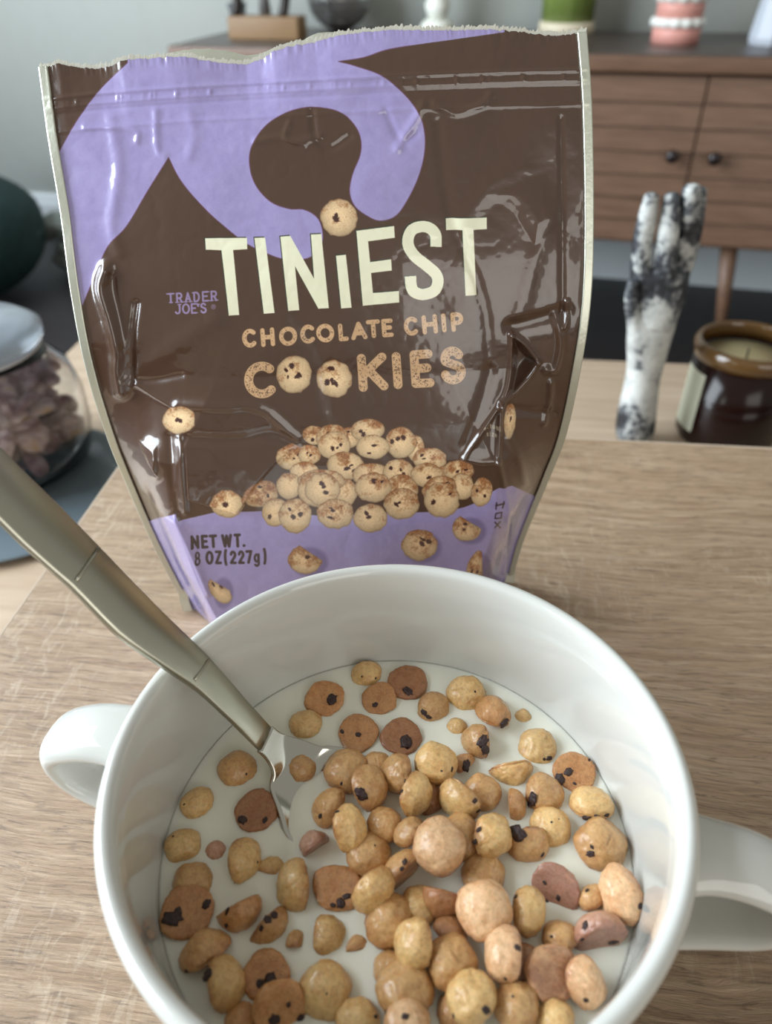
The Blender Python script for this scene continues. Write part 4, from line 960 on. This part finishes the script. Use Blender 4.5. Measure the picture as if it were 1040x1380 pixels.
# left field
C_(320, 1039, 54, 't', 'tan round cookie floating left of the spoon neck', 90, 80, -1.2, [(12, 4, 2)])
C_(345, 1093, 60, 'd', 'dark brown cookie lying underside up left of the spoon tip', 70, -72, -.8, [(-18, 12, 8), (12, 12, 5)])
C_(266, 1084, 47, 'p', 'pale oval cookie nearest the left milk edge', 100, 80, -1, [(-18, 0, 2)], .9)
C_(247, 1141, 52, 'p', 'pale oval cookie alone against the left wall', 100, 80, -.9, [(-14, -14, 2)], .88)
C_(292, 1148, 30, 'r', 'tiny brown drowned piece between two pale cookies', 90, 60, -2.4)
C_(327, 1160, 58, 'p', 'pale half cookie with its flat cut to the left', 8, 38, -.5, [(-16, 22, 3), (20, 2, 2)], 1.05)
C_(370, 1176, 48, 'p', 'thin pale sliver of cookie left of the standing half', 75, 0, -2.9, [], .45)
C_(260, 1190, 56, 't', 'flooded tan cookie behind the flat brown one', 90, 60, -2.0)
C_(252, 1228, 74, 'b', 'flat brown cookie with a big chip left and a small one right', 110, -50, 1.2, [(-20, 10, 15), (-12, 2, 8), (26, -9, 8)])
C_(322, 1224, 70, 'b', 'cracked brown cookie tipped on its side beside the flat one', -70, 5, .4, [(-14, -14, 10), (-16, 4, 6), (-16, 22, 5)], .85)
C_(360, 1247, 62, 't', 'wedge of cookie with a toasted cut face above its pale side', -50, 12, -1.2, [(0, -8, 7), (10, -14, 7), (-8, 4, 5)], .85)
C_(401, 1193, 70, 'p', 'pale upright half cookie with a dark right edge', 183, 36, .2, [(16, -18, 8), (16, -4, 6), (14, 20, 5)], .9)
C_(277, 1285, 70, 't', 'curved tan cookie against the lower left wall', 115, 30, -.8, [(-26, 24, 4)])
C_(300, 1327, 76, 'p', 'pale cookie with a smoky dark left half', 20, 40, .8, [(-20, -14, 12), (-22, 4, 10)], .9)
C_(358, 1315, 66, 'b', 'brown flat cookie with a black chip at its foot', 90, -55, 0, [(6, 8, 14), (-8, 10, 7)])
C_(377, 1360, 76, 'b', 'brown cookie at the bottom with two dark chips', 110, -55, 2.5, [(-8, 14, 10), (28, 14, 9), (12, -6, 5)])
C_(438, 1335, 72, 'p', 'large smooth pale cookie near the bottom of the picture', 85, 82, -.6, [(2, 4, 2)])
C_(442, 1262, 58, 'p', 'pale quarter cookie sunk between two slivers', 10, 55, -1.8, [], .95)
C_(401, 1273, 44, 't', 'narrow tan sliver left of the pale quarter', 88, 0, -2.5, [(2, 14, 2)], .45)
C_(483, 1278, 38, 't', 'narrow tan sliver right of the pale quarter', 95, 0, -2.4, [], .5)
C_(482, 1378, 60, 'p', 'pale cookie cut by the lower picture edge', 90, 80, -.4, [(24, -8, 4)])
C_(325, 1376, 46, 'b', 'brown drowned cookie at the lower left wall', 90, 70, -2.2)
C_(405, 1036, 44, 't', 'small tan cookie lying in the spoon', 90, 60, 0.1)
# heap, lower layer
g2 = 'tiny chocolate chip cookies in the bowl of milk'
C_(468, 1040, 62, 't', 'tan cookie at the upper left foot of the heap', 90, 60, 1.0, [(-8, 16, 3)])
C_(507, 1032, 40, 't', 'small tan cookie peeping out at the back of the heap', 90, 60, 1.0)
C_(446, 1090, 58, 't', 'tan cookie with a small chip at its left, edge of heap', 150, 40, 1.0, [(-15, 10, 5)], .85)
C_(425, 1141, 52, 'r', 'grey brown short cookie at the left edge of the heap', 120, -10, .6, [(2, 18, 5), (10, 20, 5)], .8)
C_(497, 1153, 62, 't', 'tan cookie deep in the left side of the heap', 60, 60, 1.4, [(8, -14, 2)])
C_(518, 1112, 50, 't', 'half hidden tan cookie in the middle of the heap', 100, 60, 2.6)
C_(650, 1068, 52, 't', 'tan dome behind the split cookie on the heap', 60, 70, 1.4)
C_(575, 1075, 46, 'd', 'brown cookie in the dark gap of the heap', 60, 60, 1.0)
C_(622, 1128, 66, 't', 'tan cookie right behind the palest dome', 20, 55, 2.4, [], .9)
C_(651, 1180, 60, 't', 'tan cookie deep behind the big shiny dome', 80, 60, .8)
C_(525, 1241, 70, 't', 'plain tan cookie at the lower left side of the heap', 70, 70, 1.6)
C_(565, 1222, 54, 'p', 'yellowish cookie deep in the heap centre', 70, 60, .4)
C_(606, 1256, 48, 'd', 'dark brown cookie in the gap below the shiny dome', 70, 30, 1.6)
C_(799, 1212, 44, 't', 'small tan cookie squeezed beside the pink one', 120, 40, 1.2, [(-8, -12, 4)], .85)
C_(755, 1264, 50, 't', 'tan cookie tucked behind the flat faced pair', 100, 50, .8, [(-12, -2, 3)])
C_(524, 1304, 44, 't', 'small tan cookie left of the lower heap', 110, 60, .6)
C_(545, 1335, 78, 't', 'large greyish tan cookie at the bottom of the heap', 100, 65, 2.0)
C_(612, 1362, 50, 'b', 'brown cookie under the chip dotted dome', 90, 50, .5)
C_(695, 1357, 62, 't', 'plain tan cookie low at the bottom right', 100, 70, 3.5, [(-4, -14, 3)])
C_(748, 1374, 52, 'p', 'pale cookie at the lower right wall', 100, 60, 2.5)
C_(705, 1300, 56, 'd', 'brown cookie in the shade right of the pink wet one', 90, 40, .8)
# heap, upper layer
C_(455, 1196, 70, 'b', 'flat tan brown cookie with a cluster of black chips low', 100, -55, 1.2, [(4, 22, 9), (12, 12, 7), (-6, 24, 5)], .85)
C_(545, 1175, 62, 't', 'grey flat faced half cookie under the palest dome', 130, -15, 3.6, [(0, -14, 5), (-4, -4, 4)], .85)
C_(501, 1197, 68, 'p', 'pale half dome turned down right, chips at its left', -48, 42, 5.0, [(-18, -10, 5), (-26, 4, 4)], .95)
C_(496, 1062, 62, 't', 'brownish glossy cookie with a chocolate patch facing up', 20, 50, 4.0, [(-9, 8, 11), (26, 8, 4)])
C_(538, 1043, 60, 't', 'tan half cookie split open to its right', 165, 40, 3.4, [(10, 10, 5)], .85)
C_(557, 1070, 60, 'p', 'pale oval half cookie in the heap centre back', -15, 45, 5.2, [(-16, -4, 3)], .92)
C_(587, 1029, 60, 'p', 'pale dome at the back of the heap with a side chip', 70, 72, 4.5, [(22, 8, 4), (8, 10, 2)])
C_(622, 1075, 64, 'p', 'pale cookie split by a brown groove on top', -130, 38, 4.5, [(18, 4, 5), (22, 18, 4)])
C_(468, 1116, 64, 'p', 'pale half cookie with a reddish left rim', 5, 50, 5.5, [(-14, -22, 4)], .85)
C_(552, 1123, 46, 't', 'small tan cookie tucked left of the palest dome', 130, 45, 4.5)
C_(661, 1126, 68, 'p', 'pale upright cookie with reddish chips on its left', 5, 50, 4.5, [(-16, -8, 5), (-20, 8, 6)], .82)
C_(598, 1207, 68, 'd', 'dark reddish cookie wedged upright in the heap', -100, 5, 3.0, [(-4, -22, 8), (8, -18, 5)], .85)
C_(592, 1140, 74, 'g', 'palest smooth dome on top of the heap', 90, 82, 8.0)
C_(709, 1228, 66, 'p', 'speckled pale oval cookie right of the big shiny dome', 0, 52, 3.4, [(-14, -20, 4)], .8)
C_(652, 1226, 76, 'g', 'big shiny pale dome in front of the heap', 90, 80, 6.0)
C_(608, 1297, 72, 't', 'large tan cookie in the lower middle of the heap', 70, 68, 3.5)
C_(561, 1273, 70, 'p', 'pale cookie with an angular flat right side', 175, 46, 5.2, [(-2, 34, 6), (26, 0, 3)], .95)
C_(748, 1198, 70, 'r', 'purplish wet cookie lying underside up on the milk', 80, -66, 1.8, [(-12, 18, 6), (-14, -8, 4), (4, 12, 5)], .9)
C_(838, 1206, 74, 'g', 'bright pink wet cookie against the right wall', 185, 58, 3.4, [(24, 14, 6)], .8)
C_(808, 1264, 76, 'r', 'reddish brown wet cookie with a dark chip at its right', 110, -25, 2.6, [(18, 6, 8), (-20, -16, 7), (-24, 2, 4)], .95)
C_(785, 1322, 72, 'g', 'rosy cookie pressed behind its flat faced neighbour', -20, 50, 3.4, [(4, 26, 5)], .8)
C_(746, 1312, 80, 'g', 'big flat faced rosy cookie at the lower right', 160, -60, 5.0, [], .88)
C_(683, 1287, 74, 'g', 'glossy rosy cookie with one chip on its folded right side', 165, 44, 6.0, [(14, -10, 6), (-2, 32, 4)], .88)
C_(635, 1345, 72, 'p', 'pale cookie with a chip low on its right', 110, 62, 5.5, [(20, 16, 8), (-24, 24, 4)], .95)
C_(548, 1378, 64, 'g', 'rosy pale cookie with a chip at the bottom picture edge', 90, 50, 5.0, [(-2, -8, 6), (-28, -14, 4)])
